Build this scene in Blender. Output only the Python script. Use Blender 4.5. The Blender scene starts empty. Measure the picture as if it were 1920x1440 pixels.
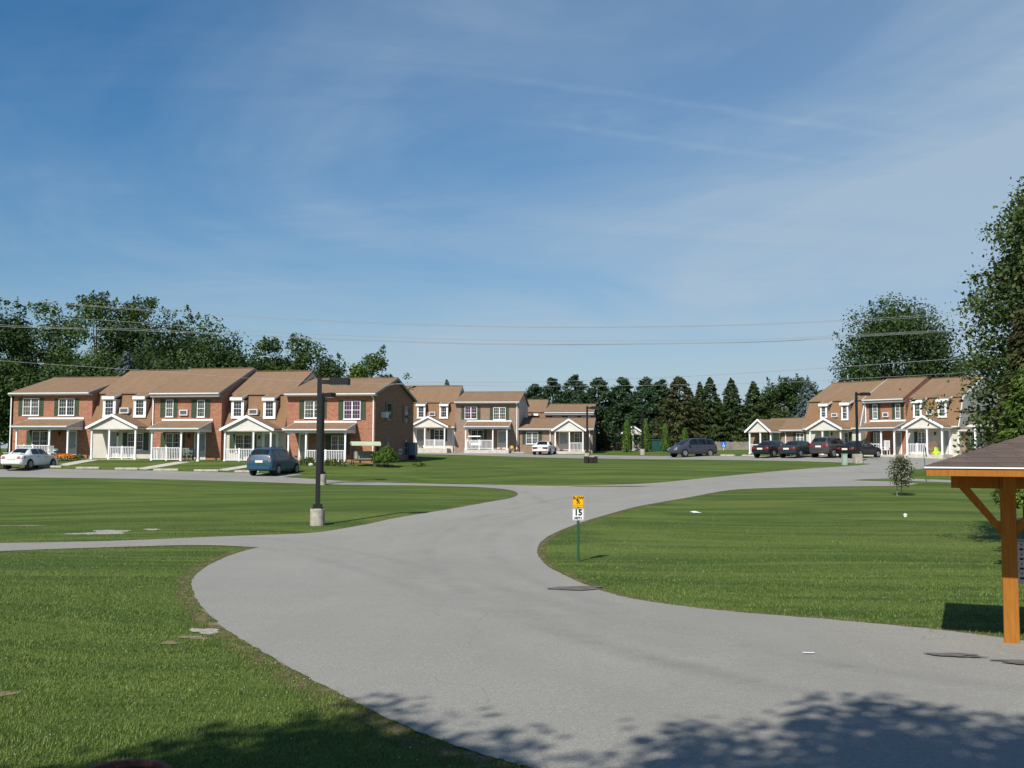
import bpy, bmesh, math, random
import numpy as np
from mathutils import Vector, Matrix
from mathutils.geometry import delaunay_2d_cdt
random.seed(7)
SC = bpy.context.scene
COL = SC.collection
R = math.radians
# ------------------------------------------------------------------ camera
F = 1900.0                      # focal length in photo pixels (1920 wide)
EYE = 2.6
PITCH = math.atan(128 / F)
ROLL = R(0.2)
CAMM = Matrix.Rotation(math.pi / 2 + PITCH, 3, 'X') @ Matrix.Rotation(ROLL, 3, 'Z')
cd = bpy.data.cameras.new('camera')
cd.sensor_width = 36.0
cd.lens = 36.0 * F / 1920
cd.clip_start = 0.1
cd.clip_end = 6000
cam = bpy.data.objects.new('camera', cd)
COL.objects.link(cam)
cam.matrix_world = Matrix.Translation((0, 0, EYE)) @ CAMM.to_4x4()
SC.camera = cam


def ray(px, py):
    return (CAMM @ Vector(((px - 960) / F, (720 - py) / F, -1))).normalized()


def at(px, py, Y):
    d = ray(px, py)
    t = Y / d.y
    return Vector((d.x * t, Y, EYE + d.z * t))


# ------------------------------------------------------------------ terrain
_tp = [(-3000, -2.4), (-40, -2.4), (0, -2.35), (8, -2.5), (14, -2.6), (20, -2.75), (27, -2.88), (34, -2.82),
       (40, -2.65), (50, -2.3), (60, -1.92), (68, -1.55), (76, -1.15), (84, -.88), (92, -.62), (100, -.4),
       (108, -.16), (116, .05), (130, .25), (150, .32), (3000, .5)]
_ty = np.arange(-60, 400, .5)
_tz = np.interp(_ty, [a for a, b in _tp], [b for a, b in _tp])
_k = np.exp(-np.linspace(-2, 2, 17) ** 2)
_tz = np.convolve(np.pad(_tz, 8, mode='edge'), _k / _k.sum(), mode='valid')


def sst(t):
    t = np.clip(t, 0, 1)
    return t * t * (3 - 2 * t)


def T(x, y):
    x = np.asarray(x, float)
    y = np.asarray(y, float)
    z = np.interp(y, _ty, _tz)
    z = z + .36 * sst((-4 - x) / 12) * sst((y - 68) / 12) * (1 - sst((y - 96) / 14))
    z = z + .42 * sst((x - 13) / 14) * sst((y - 68) / 20) * (1 - sst((y - 112) / 16))
    return z + EYE


def Tf(x, y):
    return float(T(x, y))


def G(px, py):
    """where the ray through a photo pixel meets the ground"""
    d = ray(px, py)
    t, dt = 4.0, .5
    p = None
    while t < 400:
        x, y, z = d.x * t, d.y * t, EYE + d.z * t
        if z < Tf(x, y):
            lo, hi = t - dt, t
            for _ in range(18):
                m = (lo + hi) / 2
                if EYE + d.z * m < Tf(d.x * m, d.y * m):
                    hi = m
                else:
                    lo = m
            t = hi
            return Vector((d.x * t, d.y * t, Tf(d.x * t, d.y * t)))
        t += dt
    t = 118 / d.y
    return Vector((d.x * t, 118, Tf(d.x * t, 118)))


# ------------------------------------------------------------------ materials
def new_mat(name):
    m = bpy.data.materials.new(name)
    m.use_nodes = True
    nt = m.node_tree
    b = nt.nodes['Principled BSDF']
    return m, nt, b


def N(nt, typ, **kw):
    n = nt.nodes.new(typ)
    for k, v in kw.items():
        if k.startswith('i_'):
            n.inputs[k[2:].replace('_', ' ')].default_value = v
        else:
            setattr(n, k, v)
    return n


def L(nt, a, b):
    nt.links.new(a, b)


def c4(c):
    return (c[0], c[1], c[2], 1)


def ramp(nt, fac, stops):
    r = N(nt, 'ShaderNodeValToRGB')
    e = r.color_ramp.elements
    while len(e) < len(stops):
        e.new(.5)
    for i, (p, c) in enumerate(stops):
        e[i].position = p
        e[i].color = c4(c) if len(c) == 3 else c
    L(nt, fac, r.inputs[0])
    return r.outputs[0]


def mixc(nt, fac, a, b, mode='MIX'):
    m = N(nt, 'ShaderNodeMix', data_type='RGBA', blend_type=mode)
    for s, v in ((m.inputs[0], fac), (m.inputs[6], a), (m.inputs[7], b)):
        if hasattr(v, 'is_linked') or isinstance(v, bpy.types.NodeSocket):
            L(nt, v, s)
        elif isinstance(v, (int, float)):
            s.default_value = v
        else:
            s.default_value = c4(v)
    return m.outputs[2]


def math_(nt, op, a, b=None, c=None):
    m = N(nt, 'ShaderNodeMath', operation=op)
    for i, v in enumerate((a, b, c)):
        if v is None:
            continue
        if isinstance(v, bpy.types.NodeSocket):
            L(nt, v, m.inputs[i])
        else:
            m.inputs[i].default_value = v
    return m.outputs[0]


def noise(nt, vec, scale, detail=4, rough=.55, dist=0):
    n = N(nt, 'ShaderNodeTexNoise')
    n.inputs['Scale'].default_value = scale
    n.inputs['Detail'].default_value = detail
    n.inputs['Roughness'].default_value = rough
    n.inputs['Distortion'].default_value = dist
    if vec is not None:
        L(nt, vec, n.inputs['Vector'])
    return n.outputs[0]


def objco(nt):
    return N(nt, 'ShaderNodeTexCoord').outputs['Object']


def mapping(nt, vec, scale=(1, 1, 1), rot=(0, 0, 0), loc=(0, 0, 0)):
    m = N(nt, 'ShaderNodeMapping')
    m.inputs['Scale'].default_value = scale
    m.inputs['Rotation'].default_value = rot
    m.inputs['Location'].default_value = loc
    L(nt, vec, m.inputs['Vector'])
    return m.outputs[0]


def bump(nt, b, h, strength=.4, dist=.02):
    n = N(nt, 'ShaderNodeBump')
    n.inputs['Strength'].default_value = strength
    n.inputs['Distance'].default_value = dist
    L(nt, h, n.inputs['Height'])
    L(nt, n.outputs[0], b.inputs['Normal'])


def plain(name, col, rough=.6, var=.12, scale=6, metal=0, spec=.3, coat=0):
    m, nt, b = new_mat(name)
    o = objco(nt)
    n = noise(nt, o, scale)
    lo = [max(0, c * (1 - var)) for c in col]
    hi = [c * (1 + var) for c in col]
    L(nt, ramp(nt, n, [(.3, lo), (.7, hi)]), b.inputs['Base Color'])
    b.inputs['Roughness'].default_value = rough
    b.inputs['Metallic'].default_value = metal
    b.inputs['Specular IOR Level'].default_value = spec
    b.inputs['Coat Weight'].default_value = coat
    return m


def wallvec(nt):
    s = N(nt, 'ShaderNodeSeparateXYZ')
    L(nt, objco(nt), s.inputs[0])
    a = math_(nt, 'ADD', s.outputs[0], s.outputs[1])
    c = N(nt, 'ShaderNodeCombineXYZ')
    L(nt, a, c.inputs[0])
    L(nt, s.outputs[2], c.inputs[1])
    return c.outputs[0]


def brick_mat(name, c1, c2, mortar, blotch=None):
    m, nt, b = new_mat(name)
    v = wallvec(nt)
    t = N(nt, 'ShaderNodeTexBrick')
    L(nt, v, t.inputs['Vector'])
    t.inputs['Color1'].default_value = c4(c1)
    t.inputs['Color2'].default_value = c4(c2)
    t.inputs['Mortar'].default_value = c4(mortar)
    t.inputs['Scale'].default_value = 1
    t.inputs['Brick Width'].default_value = .27
    t.inputs['Row Height'].default_value = .10
    t.inputs['Mortar Size'].default_value = .014
    n = noise(nt, v, 1.1, 5)
    col = mixc(nt, math_(nt, 'MULTIPLY', n, .45), t.outputs[0], [c * .62 for c in c1])
    if blotch:
        w = N(nt, 'ShaderNodeTexWhiteNoise', noise_dimensions='2D')
        sn = N(nt, 'ShaderNodeVectorMath', operation='SNAP')
        L(nt, v, sn.inputs[0])
        sn.inputs[1].default_value = (.27, .10, 1)
        L(nt, sn.outputs[0], w.inputs['Vector'])
        col = mixc(nt, ramp(nt, w.outputs[0], [(.55, (0, 0, 0)), (.75, (.75, .75, .75))]), col, blotch)
    L(nt, col, b.inputs['Base Color'])
    b.inputs['Roughness'].default_value = .9
    bump(nt, b, t.outputs['Fac'], -.3, .01)
    return m


def siding_mat(name, col, pitch=.11):
    m, nt, b = new_mat(name)
    o = objco(nt)
    s = N(nt, 'ShaderNodeSeparateXYZ')
    L(nt, o, s.inputs[0])
    fr = math_(nt, 'FRACT', math_(nt, 'DIVIDE', s.outputs[2], pitch))
    n = noise(nt, o, 1.3, 4)
    c = ramp(nt, n, [(.3, [x * .92 for x in col]), (.7, [x * 1.05 for x in col])])
    L(nt, c, b.inputs['Base Color'])
    b.inputs['Roughness'].default_value = .55
    bump(nt, b, fr, .6, .015)
    return m


def shingle_mat(name, c1, c2):
    m, nt, b = new_mat(name)
    v = wallvec(nt)
    t = N(nt, 'ShaderNodeTexBrick')
    L(nt, mapping(nt, v, (1, 1.6, 1)), t.inputs['Vector'])
    t.inputs['Color1'].default_value = c4(c1)
    t.inputs['Color2'].default_value = c4(c2)
    t.inputs['Mortar'].default_value = c4([x * .6 for x in c1])
    t.inputs['Scale'].default_value = 1
    t.inputs['Brick Width'].default_value = .3
    t.inputs['Row Height'].default_value = .1
    t.inputs['Mortar Size'].default_value = .008
    n = noise(nt, objco(nt), .5, 6, .65)
    col = mixc(nt, ramp(nt, n, [(.35, (0, 0, 0)), (.75, (.45, .45, .45))]), t.outputs[0], [x * .72 for x in c1])
    st = noise(nt, mapping(nt, objco(nt), (1.2, .12, .12)), 2.2, 4, .6)
    col = mixc(nt, ramp(nt, st, [(.45, (0, 0, 0)), (.7, (.16, .16, .16))]), col, [min(1, x * 1.35) for x in c1])
    L(nt, col, b.inputs['Base Color'])
    b.inputs['Roughness'].default_value = .95
    b.inputs['Specular IOR Level'].default_value = .1
    bump(nt, b, t.outputs['Fac'], -.3, .01)
    return m


def leaf_mat(name, dark, light, brown=None):
    m, nt, b = new_mat(name)
    a = N(nt, 'ShaderNodeAttribute', attribute_name='tint')
    col = ramp(nt, a.outputs['Fac'], [(0, dark), (.55, [(p + q) / 2 for p, q in zip(dark, light)]), (1, light)])
    if brown:
        n = noise(nt, objco(nt), .8, 3)
        col = mixc(nt, ramp(nt, n, [(.5, (0, 0, 0)), (.62, (.75, .75, .75))]), col, brown)
    L(nt, col, b.inputs['Base Color'])
    b.inputs['Roughness'].default_value = .55
    b.inputs['Specular IOR Level'].default_value = .25
    tr = N(nt, 'ShaderNodeBsdfTranslucent')
    L(nt, col, tr.inputs[0])
    mx = N(nt, 'ShaderNodeMixShader')
    mx.inputs[0].default_value = .22
    L(nt, b.outputs[0], mx.inputs[1])
    L(nt, tr.outputs[0], mx.inputs[2])
    L(nt, mx.outputs[0], nt.nodes['Material Output'].inputs[0])
    return m


def glass_mat(name, col, rough=.06):
    m, nt, b = new_mat(name)
    n = noise(nt, objco(nt), 1.6, 3)
    L(nt, ramp(nt, n, [(.35, [c * .55 for c in col]), (.7, [c * 1.5 for c in col])]), b.inputs['Base Color'])
    b.inputs['Roughness'].default_value = rough
    b.inputs['Specular IOR Level'].default_value = .5
    return m


M = {}
M['brick'] = brick_mat('red brick', (.40, .148, .078), (.20, .066, .040), (.42, .26, .175))
M['tan_brick'] = brick_mat('tan brick', (.27, .195, .145), (.21, .15, .115), (.34, .28, .22), (.26, .14, .09))
M['siding'] = siding_mat('cream siding', (.575, .54, .47))
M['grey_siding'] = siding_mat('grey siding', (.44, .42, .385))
M['pediment'] = siding_mat('pediment siding', (.66, .635, .57))
M['shingle'] = shingle_mat('brown shingles', (.258, .172, .106), (.225, .147, .089))
M['mansard'] = shingle_mat('mansard shingles', (.25, .15, .085), (.215, .128, .072))
M['kiosk_shingle'] = shingle_mat('dark shingles', (.125, .096, .083), (.098, .076, .067))
M['white'] = plain('white trim', (.80, .80, .79), .45, .04, 3)
M['gutter'] = plain('grey white gutter', (.66, .67, .68), .4, .05, 2)
M['grey_trim'] = plain('grey trim', (.22, .225, .235), .5, .08, 3)
M['soffit'] = plain('soffit', (.28, .28, .28), .6, .06, 3)
M['shutter'] = plain('green shutter', (.050, .076, .042), .5, .1, 3)
M['door'] = plain('grey door', (.30, .315, .315), .45, .05, 2)
M['door_cream'] = plain('cream door panel', (.55, .52, .44), .5, .05, 2)
M['pane'] = glass_mat('window glass', (.020, .026, .030))
M['pane_curtain'] = glass_mat('curtained glass', (.075, .08, .07), .12)
M['pane_purple'] = glass_mat('window with purple curtain', (.05, .02, .06), .12)
M['concrete'] = plain('concrete', (.50, .47, .40), .9, .14, 2.5, spec=.15)
M['old_concrete'] = plain('old concrete', (.36, .335, .27), .9, .25, 5, spec=.15)
M['dark_metal'] = plain('dark bronze metal', (.013, .0135, .016), .6, .2, 4, spec=.25)
M['black'] = plain('black plastic', (.012, .012, .013), .6, .1, 5)
M['tyre'] = plain('tyre rubber', (.014, .014, .014), .85, .1, 9, spec=.2)
M['rim'] = plain('alloy rim', (.42, .43, .44), .35, .06, 8, metal=.5)
M['hub'] = plain('steel wheel cover', (.30, .30, .30), .45, .1, 8, metal=.3)
M['car_glass'] = glass_mat('car glass', (.012, .016, .018), .04)
M['red_lamp'] = plain('red lamp lens', (.24, .008, .008), .35, .1, 9, spec=.5)
M['clear_lamp'] = plain('clear lamp lens', (.75, .76, .74), .15, .05, 9, spec=.5)
M['plate'] = plain('licence plate', (.68, .66, .55), .5, .06, 9)
M['wood_orange'] = None
M['bark'] = plain('bark', (.048, .040, .032), .95, .3, 6, spec=.1)
M['green_post'] = plain('green steel post', (.022, .09, .048), .45, .12, 12)
M['yellow'] = plain('yellow sign sheet', (.85, .42, .006), .4, .03, 2)
M['sign_white'] = plain('white sign sheet', (.82, .83, .83), .4, .02, 2)
M['sign_black'] = plain('black lettering', (.012, .012, .012), .5, .05, 2)
M['sign_blue'] = plain('blue sign sheet', (.03, .14, .50), .4, .04, 2)
M['fence'] = plain('weathered fence wood', (.21, .19, .155), .9, .25, 1.2, spec=.1)
M['pale_green'] = plain('pale green cabinet', (.31, .42, .34), .5, .06, 2)
M['dark_green'] = plain('dark green cabinet', (.012, .06, .05), .5, .1, 2)
M['cabinet'] = plain('blue grey cabinet', (.17, .21, .26), .45, .06, 2)
M['brown_box'] = plain('dark brown box', (.035, .028, .022), .8, .3, 4)
M['mailbox'] = plain('grey mailbox metal', (.40, .42, .43), .4, .05, 3, metal=.2)
M['canopy'] = plain('pale green canopy cloth', (.45, .49, .32), .8, .06, 2)
M['cushion'] = plain('grey green cushion', (.24, .25, .19), .85, .1, 3)
M['wicker'] = plain('brown wicker', (.26, .16, .08), .8, .2, 9)
M['chair_green'] = plain('grey green plastic', (.20, .25, .21), .5, .1, 5)
M['lime'] = plain('lime plastic', (.50, .80, .04), .4, .05, 5)
M['teal'] = plain('teal paint', (.02, .32, .28), .4, .1, 5)
M['terracotta'] = plain('terracotta', (.33, .13, .06), .8, .15, 5)
M['yellow_pot'] = plain('yellow glazed pot', (.62, .42, .08), .4, .1, 5)
M['rust'] = plain('rusty iron', (.15, .058, .036), .8, .35, 7)
M['stone'] = plain('pale stone', (.58, .56, .52), .9, .2, 5)
M['wire'] = plain('bare power cable', (.30, .31, .30), .45, .05, 2)
M['L_maple'] = leaf_mat('maple leaves', (0.0241, 0.0470, 0.0104), (0.0935, 0.1503, 0.0313))
M['L_dark'] = leaf_mat('dark leaves', (0.0193, 0.0402, 0.0112), (0.0677, 0.1172, 0.0290))
M['L_light'] = leaf_mat('light green leaves', (0.0338, 0.0675, 0.0108), (0.1170, 0.1823, 0.0306))
M['L_pine'] = leaf_mat('pine needles', (0.0175, 0.0408, 0.0171), (0.0582, 0.1058, 0.0403))
M['L_spruce'] = leaf_mat('spruce needles', (0.0189, 0.0393, 0.0121), (0.0641, 0.0968, 0.0262))
M['L_brown'] = leaf_mat('browning needles', (0.0281, 0.0379, 0.0107), (0.0842, 0.0962, 0.0253), (.052, .036, .018))
M['L_blue'] = leaf_mat('blue spruce needles', (0.0550, 0.0825, 0.0770), (0.1650, 0.2145, 0.2035))
M['L_arbor'] = leaf_mat('arborvitae foliage', (0.0252, 0.0594, 0.0063), (0.0972, 0.1782, 0.0174))
M['L_bush'] = leaf_mat('bush leaves', (0.0312, 0.0702, 0.0072), (0.1248, 0.2052, 0.0252))
M['L_red'] = leaf_mat('reddish green leaves', (.035, .052, .016), (.125, .145, .048))
M['L_near'] = leaf_mat('near maple leaves', (0.0270, 0.0518, 0.0115), (0.1196, 0.1620, 0.0446))
M['L_lily'] = leaf_mat('strap leaves', (.050, .080, .016), (.20, .24, .06))
M['orange_bloom'] = plain('orange blooms', (.62, .15, .012), .7, .3, 9)
M['red_bloom'] = plain('red blooms', (.60, .03, .03), .7, .3, 9)


def orange_wood():
    m, nt, b = new_mat('orange stained wood')
    o = objco(nt)
    n = noise(nt, mapping(nt, o, (14, 14, 1.2)), 2.0, 5, .6, .6)
    L(nt, ramp(nt, n, [(.3, (.265, .10, .016)), (.7, (.365, .148, .025))]), b.inputs['Base Color'])
    b.inputs['Roughness'].default_value = .7
    b.inputs['Specular IOR Level'].default_value = .15
    bump(nt, b, n, .15, .004)
    return m


M['wood_orange'] = orange_wood()


def paint(name, col):
    m, nt, b = new_mat(name)
    n = noise(nt, objco(nt), 2, 3)
    L(nt, ramp(nt, n, [(.3, [c * .93 for c in col]), (.7, [c * 1.06 for c in col])]), b.inputs['Base Color'])
    b.inputs['Roughness'].default_value = .38
    b.inputs['Specular IOR Level'].default_value = .3
    b.inputs['Coat Weight'].default_value = .35
    b.inputs['Coat Roughness'].default_value = .05
    return m


def grass_mat():
    m, nt, b = new_mat('mown lawn')
    o = objco(nt)
    # broad colour drift
    n1 = noise(nt, o, .09, 5, .6)
    n2 = noise(nt, o, .55, 5, .6)
    n3 = noise(nt, o, 26, 3, .7)
    wn = N(nt, 'ShaderNodeTexNoise')
    wn.inputs['Scale'].default_value = .05
    wn.inputs['Detail'].default_value = 1
    L(nt, o, wn.inputs['Vector'])
    ws = N(nt, 'ShaderNodeVectorMath', operation='SCALE')
    L(nt, wn.outputs[1], ws.inputs[0])
    ws.inputs['Scale'].default_value = 14
    wa = N(nt, 'ShaderNodeVectorMath', operation='ADD')
    L(nt, o, wa.inputs[0])
    L(nt, ws.outputs[0], wa.inputs[1])
    ow = wa.outputs[0]
    n4 = noise(nt, mapping(nt, ow, (.08, 1, 1), (0, 0, R(8))), .42, 4, .6, .5)
    base = ramp(nt, n2, [(.25, (.084, .132, .022)), (.5, (.104, .158, .027)), (.75, (.130, .180, .033))])
    c = mixc(nt, ramp(nt, n1, [(.40, (0, 0, 0)), (.62, (.85, .85, .85))]), base, (.140, .168, .040))
    # mower stripes: long soft bands
    c = mixc(nt, ramp(nt, n4, [(.42, (0, 0, 0)), (.55, (.9, .9, .9))]), c, (.064, .108, .020))
    n6 = noise(nt, mapping(nt, ow, (.16, 1.5, 1), (0, 0, R(-14))), .55, 4, .6, .4)
    c = mixc(nt, ramp(nt, n6, [(.5, (0, 0, 0)), (.60, (.85, .85, .85))]), c, (.150, .200, .042))
    # fine blades and dry bits
    c = mixc(nt, ramp(nt, n3, [(.35, (.55, .55, .55)), (.6, (0, 0, 0))]), c, (.035, .062, .015))
    n5 = noise(nt, o, 7, 6, .75)
    c = mixc(nt, ramp(nt, n5, [(.56, (0, 0, 0)), (.72, (.65, .65, .65))]), c, (.150, .150, .045))
    vor = N(nt, 'ShaderNodeTexVoronoi')
    L(nt, o, vor.inputs['Vector'])
    vor.inputs['Scale'].default_value = 5.5
    clov = math_(nt, 'LESS_THAN', vor.outputs['Distance'], .04)
    n7 = noise(nt, o, .35, 3)
    clov = math_(nt, 'MULTIPLY', clov, math_(nt, 'GREATER_THAN', n7, .54))
    c = mixc(nt, clov, c, (.42, .44, .34))
    L(nt, c, b.inputs['Base Color'])
    b.inputs['Roughness'].default_value = .9
    b.inputs['Specular IOR Level'].default_value = .12
    h = math_(nt, 'ADD', n3, math_(nt, 'MULTIPLY', n5, .8))
    bump(nt, b, h, .8, .05)
    return m


def asphalt_mat():
    m, nt, b = new_mat('pale worn asphalt')
    o = objco(nt)
    n1 = noise(nt, o, .22, 6, .6)
    n2 = noise(nt, o, 60, 3, .8)
    n3 = noise(nt, mapping(nt, o, (1, .12, 1), (0, 0, R(-16))), 1.6, 5, .65, .6)
    c = ramp(nt, n1, [(.3, (.296, .288, .246)), (.55, (.335, .325, .280)), (.75, (.368, .356, .305))])
    c = mixc(nt, ramp(nt, n3, [(.5, (0, 0, 0)), (.75, (.32, .32, .32))]), c, (.25, .245, .23))
    n6 = noise(nt, o, 1.1, 6, .7)
    c = mixc(nt, ramp(nt, n6, [(.52, (0, 0, 0)), (.72, (.3, .3, .3))]), c, (.38, .36, .32))
    c = mixc(nt, ramp(nt, n2, [(.40, (.85, .85, .85)), (.60, (0, 0, 0))]), c, (.185, .178, .16))
    n8 = noise(nt, o, 22, 4, .8)
    c = mixc(nt, ramp(nt, n8, [(.52, (0, 0, 0)), (.70, (.5, .5, .5))]), c, (.44, .425, .38))
    n9 = noise(nt, mapping(nt, o, (1, .35, 1), (0, 0, R(28)), (4, 2, 0)), .35, 5, .65, 1.2)
    c = mixc(nt, ramp(nt, n9, [(.50, (0, 0, 0)), (.66, (.45, .45, .45))]), c, (.245, .235, .205))
    v = N(nt, 'ShaderNodeTexVoronoi')
    L(nt, o, v.inputs['Vector'])
    v.inputs['Scale'].default_value = 1.7
    spot = math_(nt, 'LESS_THAN', v.outputs['Distance'], .018)
    c = mixc(nt, spot, c, (.12, .115, .11))
    # thin cracks
    vc = N(nt, 'ShaderNodeTexVoronoi', feature='DISTANCE_TO_EDGE')
    wv = N(nt, 'ShaderNodeVectorMath', operation='ADD')
    L(nt, o, wv.inputs[0])
    nn = N(nt, 'ShaderNodeTexNoise')
    nn.inputs['Scale'].default_value = .8
    L(nt, o, nn.inputs['Vector'])
    L(nt, nn.outputs[1], wv.inputs[1])
    L(nt, wv.outputs[0], vc.inputs['Vector'])
    vc.inputs['Scale'].default_value = .17
    crack = math_(nt, 'MULTIPLY', math_(nt, 'LESS_THAN', vc.outputs['Distance'], .0016), math_(nt, 'GREATER_THAN', n1, .47))
    c = mixc(nt, math_(nt, 'MULTIPLY', crack, .3), c, (.15, .145, .14))
    L(nt, c, b.inputs['Base Color'])
    b.inputs['Roughness'].default_value = .92
    b.inputs['Specular IOR Level'].default_value = .2
    bump(nt, b, n2, .35, .008)
    return m


M['grass'] = grass_mat()
M['asphalt'] = asphalt_mat()
M['blade'] = leaf_mat('grass blades', (.080, .136, .022), (.215, .270, .060))
M['dirt'] = plain('bare dirt', (.21, .17, .105), .95, .35, 9, spec=.05)
M['gravel'] = plain('pale gravel', (.33, .31, .26), .95, .4, 14, spec=.05)
M['stain'] = plain('dark asphalt patch', (.145, .13, .118), .9, .3, 7, spec=.1)
M['rust_stain'] = plain('brown stain', (.17, .115, .085), .9, .3, 7, spec=.1)


# ------------------------------------------------------------------ mesh helpers
class MB:
    def __init__(s):
        s.v, s.f, s.m = [], [], []

    def add(s, vs, fs, mi=0):
        o = len(s.v)
        s.v += [tuple(p) for p in vs]
        s.f += [tuple(i + o for i in f) for f in fs]
        s.m += [mi] * len(fs)
        return s

    def box(s, x0, x1, y0, y1, z0, z1, mi=0):
        return s.add([(x0, y0, z0), (x1, y0, z0), (x1, y1, z0), (x0, y1, z0), (x0, y0, z1), (x1, y0, z1), (x1, y1, z1), (x0, y1, z1)],
                     [(3, 2, 1, 0), (4, 5, 6, 7), (0, 1, 5, 4), (1, 2, 6, 5), (2, 3, 7, 6), (3, 0, 4, 7)], mi)

    def bevbox(s, x0, x1, y0, y1, z0, z1, b=.02, mi=0):
        vs = []
        for z, i in ((z0, 0), (z1 - b, 0), (z1, b)):
            vs += [(x0 + b + i, y0 + i, z), (x1 - b - i, y0 + i, z), (x1 - i, y0 + b + i, z), (x1 - i, y1 - b - i, z),
                   (x1 - b - i, y1 - i, z), (x0 + b + i, y1 - i, z), (x0 + i, y1 - b - i, z), (x0 + i, y0 + b + i, z)]
        fs = [tuple(range(7, -1, -1)), tuple(range(16, 24))]
        for k in (0, 8):
            for i in range(8):
                j = (i + 1) % 8
                fs.append((k + i, k + j, k + 8 + j, k + 8 + i))
        return s.add(vs, fs, mi)

    def prism(s, prof, x0, x1, mi=0, axis='x'):
        """profile of (a, b) pairs extruded along an axis; x: (y,z) profile, y: (x,z) profile, z: (x,y) profile"""
        n = len(prof)
        P = {'x': lambda t, a, b: (t, a, b), 'y': lambda t, a, b: (a, t, b), 'z': lambda t, a, b: (a, b, t)}[axis]
        vs = [P(x0, a, b) for a, b in prof] + [P(x1, a, b) for a, b in prof]
        fs = [tuple(range(n)), tuple(range(2 * n - 1, n - 1, -1))] + [(i, (i + 1) % n, n + (i + 1) % n, n + i) for i in range(n)]
        return s.add(vs, fs, mi)

    def slab(s, a, b, c, d, t, mi=0):
        """quad a,b,c,d thickened downwards by t"""
        vs = [a, b, c, d] + [(p[0], p[1], p[2] - t) for p in (a, b, c, d)]
        return s.add(vs, [(0, 1, 2, 3), (7, 6, 5, 4), (0, 4, 5, 1), (1, 5, 6, 2), (2, 6, 7, 3), (3, 7, 4, 0)], mi)

    def tube(s, pts, rad, n=8, mi=0, cap=True):
        pts = [Vector(p) for p in pts]
        if not hasattr(rad, '__len__'):
            rad = [rad] * len(pts)
        o = len(s.v)
        for i, p in enumerate(pts):
            d = (pts[min(i + 1, len(pts) - 1)] - pts[max(i - 1, 0)]).normalized()
            a = Vector((0, 0, 1)) if abs(d.z) < .9 else Vector((1, 0, 0))
            u = d.cross(a).normalized()
            w = d.cross(u).normalized()
            for k in range(n):
                t = 2 * math.pi * k / n + math.pi / n
                s.v.append(tuple(p + (u * math.cos(t) + w * math.sin(t)) * rad[i]))
        for i in range(len(pts) - 1):
            for k in range(n):
                a, b = o + i * n + k, o + i * n + (k + 1) % n
                s.f.append((a, b, b + n, a + n))
                s.m.append(mi)
        if cap:
            s.f.append(tuple(o + k for k in range(n - 1, -1, -1)))
            s.f.append(tuple(o + (len(pts) - 1) * n + k for k in range(n)))
            s.m += [mi, mi]
        return s

    def lathe(s, prof, c=(0, 0, 0), n=16, mi=0):
        o = len(s.v)
        for r, z in prof:
            for k in range(n):
                t = 2 * math.pi * k / n
                s.v.append((c[0] + r * math.cos(t), c[1] + r * math.sin(t), c[2] + z))
        for i in range(len(prof) - 1):
            for k in range(n):
                a, b = o + i * n + k, o + i * n + (k + 1) % n
                s.f.append((a, b, b + n, a + n))
                s.m.append(mi)
        s.f.append(tuple(o + k for k in range(n - 1, -1, -1)))
        s.f.append(tuple(o + (len(prof) - 1) * n + k for k in range(n)))
        s.m += [mi, mi]
        return s

    def build(s, name, mats, parent=None, smooth=False, loc=None):
        me = bpy.data.meshes.new(name)
        me.from_pydata(s.v, [], s.f)
        if not isinstance(mats, (list, tuple)):
            mats = [mats]
        for m in mats:
            me.materials.append(m)
        if len(mats) > 1:
            me.polygons.foreach_set('material_index', s.m)
        if smooth:
            me.polygons.foreach_set('use_smooth', [True] * len(me.polygons))
        me.update()
        o = bpy.data.objects.new(name, me)
        COL.objects.link(o)
        if parent:
            o.parent = parent
        if loc is not None:
            o.location = loc
        return o


def tag(o, label, cat, group=None):
    o['label'] = label
    o['category'] = cat
    if group:
        o['group'] = group
    return o


def thing(name, label, cat, loc=(0, 0, 0), rz=0, group=None):
    o = bpy.data.objects.new(name, None)
    o.empty_display_size = .3
    COL.objects.link(o)
    o.location = loc
    o.rotation_euler = (0, 0, rz)
    return tag(o, label, cat, group)


def structure(o):
    o['kind'] = 'structure'
    return o


def copy_tree(o, parent=None):
    c = o.copy()
    COL.objects.link(c)
    c.parent = parent
    for ch in list(o.children):
        copy_tree(ch, c)
    return c


# ------------------------------------------------------------------ ground
def grid_axis(lo, mid0, mid1, hi, step, grow=1.35):
    a = list(np.arange(mid0, mid1 + .01, step))
    s, x = step, mid1
    up = []
    while x < hi:
        s *= grow
        x += s
        up.append(x)
    s, x = step, mid0
    dn = []
    while x > lo:
        s *= grow
        x -= s
        dn.append(x)
    return np.array(dn[::-1] + a + up)


gx = grid_axis(-1500, -62, 66, 1500, 1.0)
gy = grid_axis(-300, -14, 132, 2500, 1.0)
XX, YY = np.meshgrid(gx, gy)
ZZ = T(XX, YY)
nx, ny = len(gx), len(gy)
me = bpy.data.meshes.new('lawn')
vs = np.stack([XX.ravel(), YY.ravel(), ZZ.ravel()], 1)
idx = np.arange(nx * ny).reshape(ny, nx)
q = np.stack([idx[:-1, :-1], idx[:-1, 1:], idx[1:, 1:], idx[1:, :-1]], -1).reshape(-1, 4)


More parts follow.
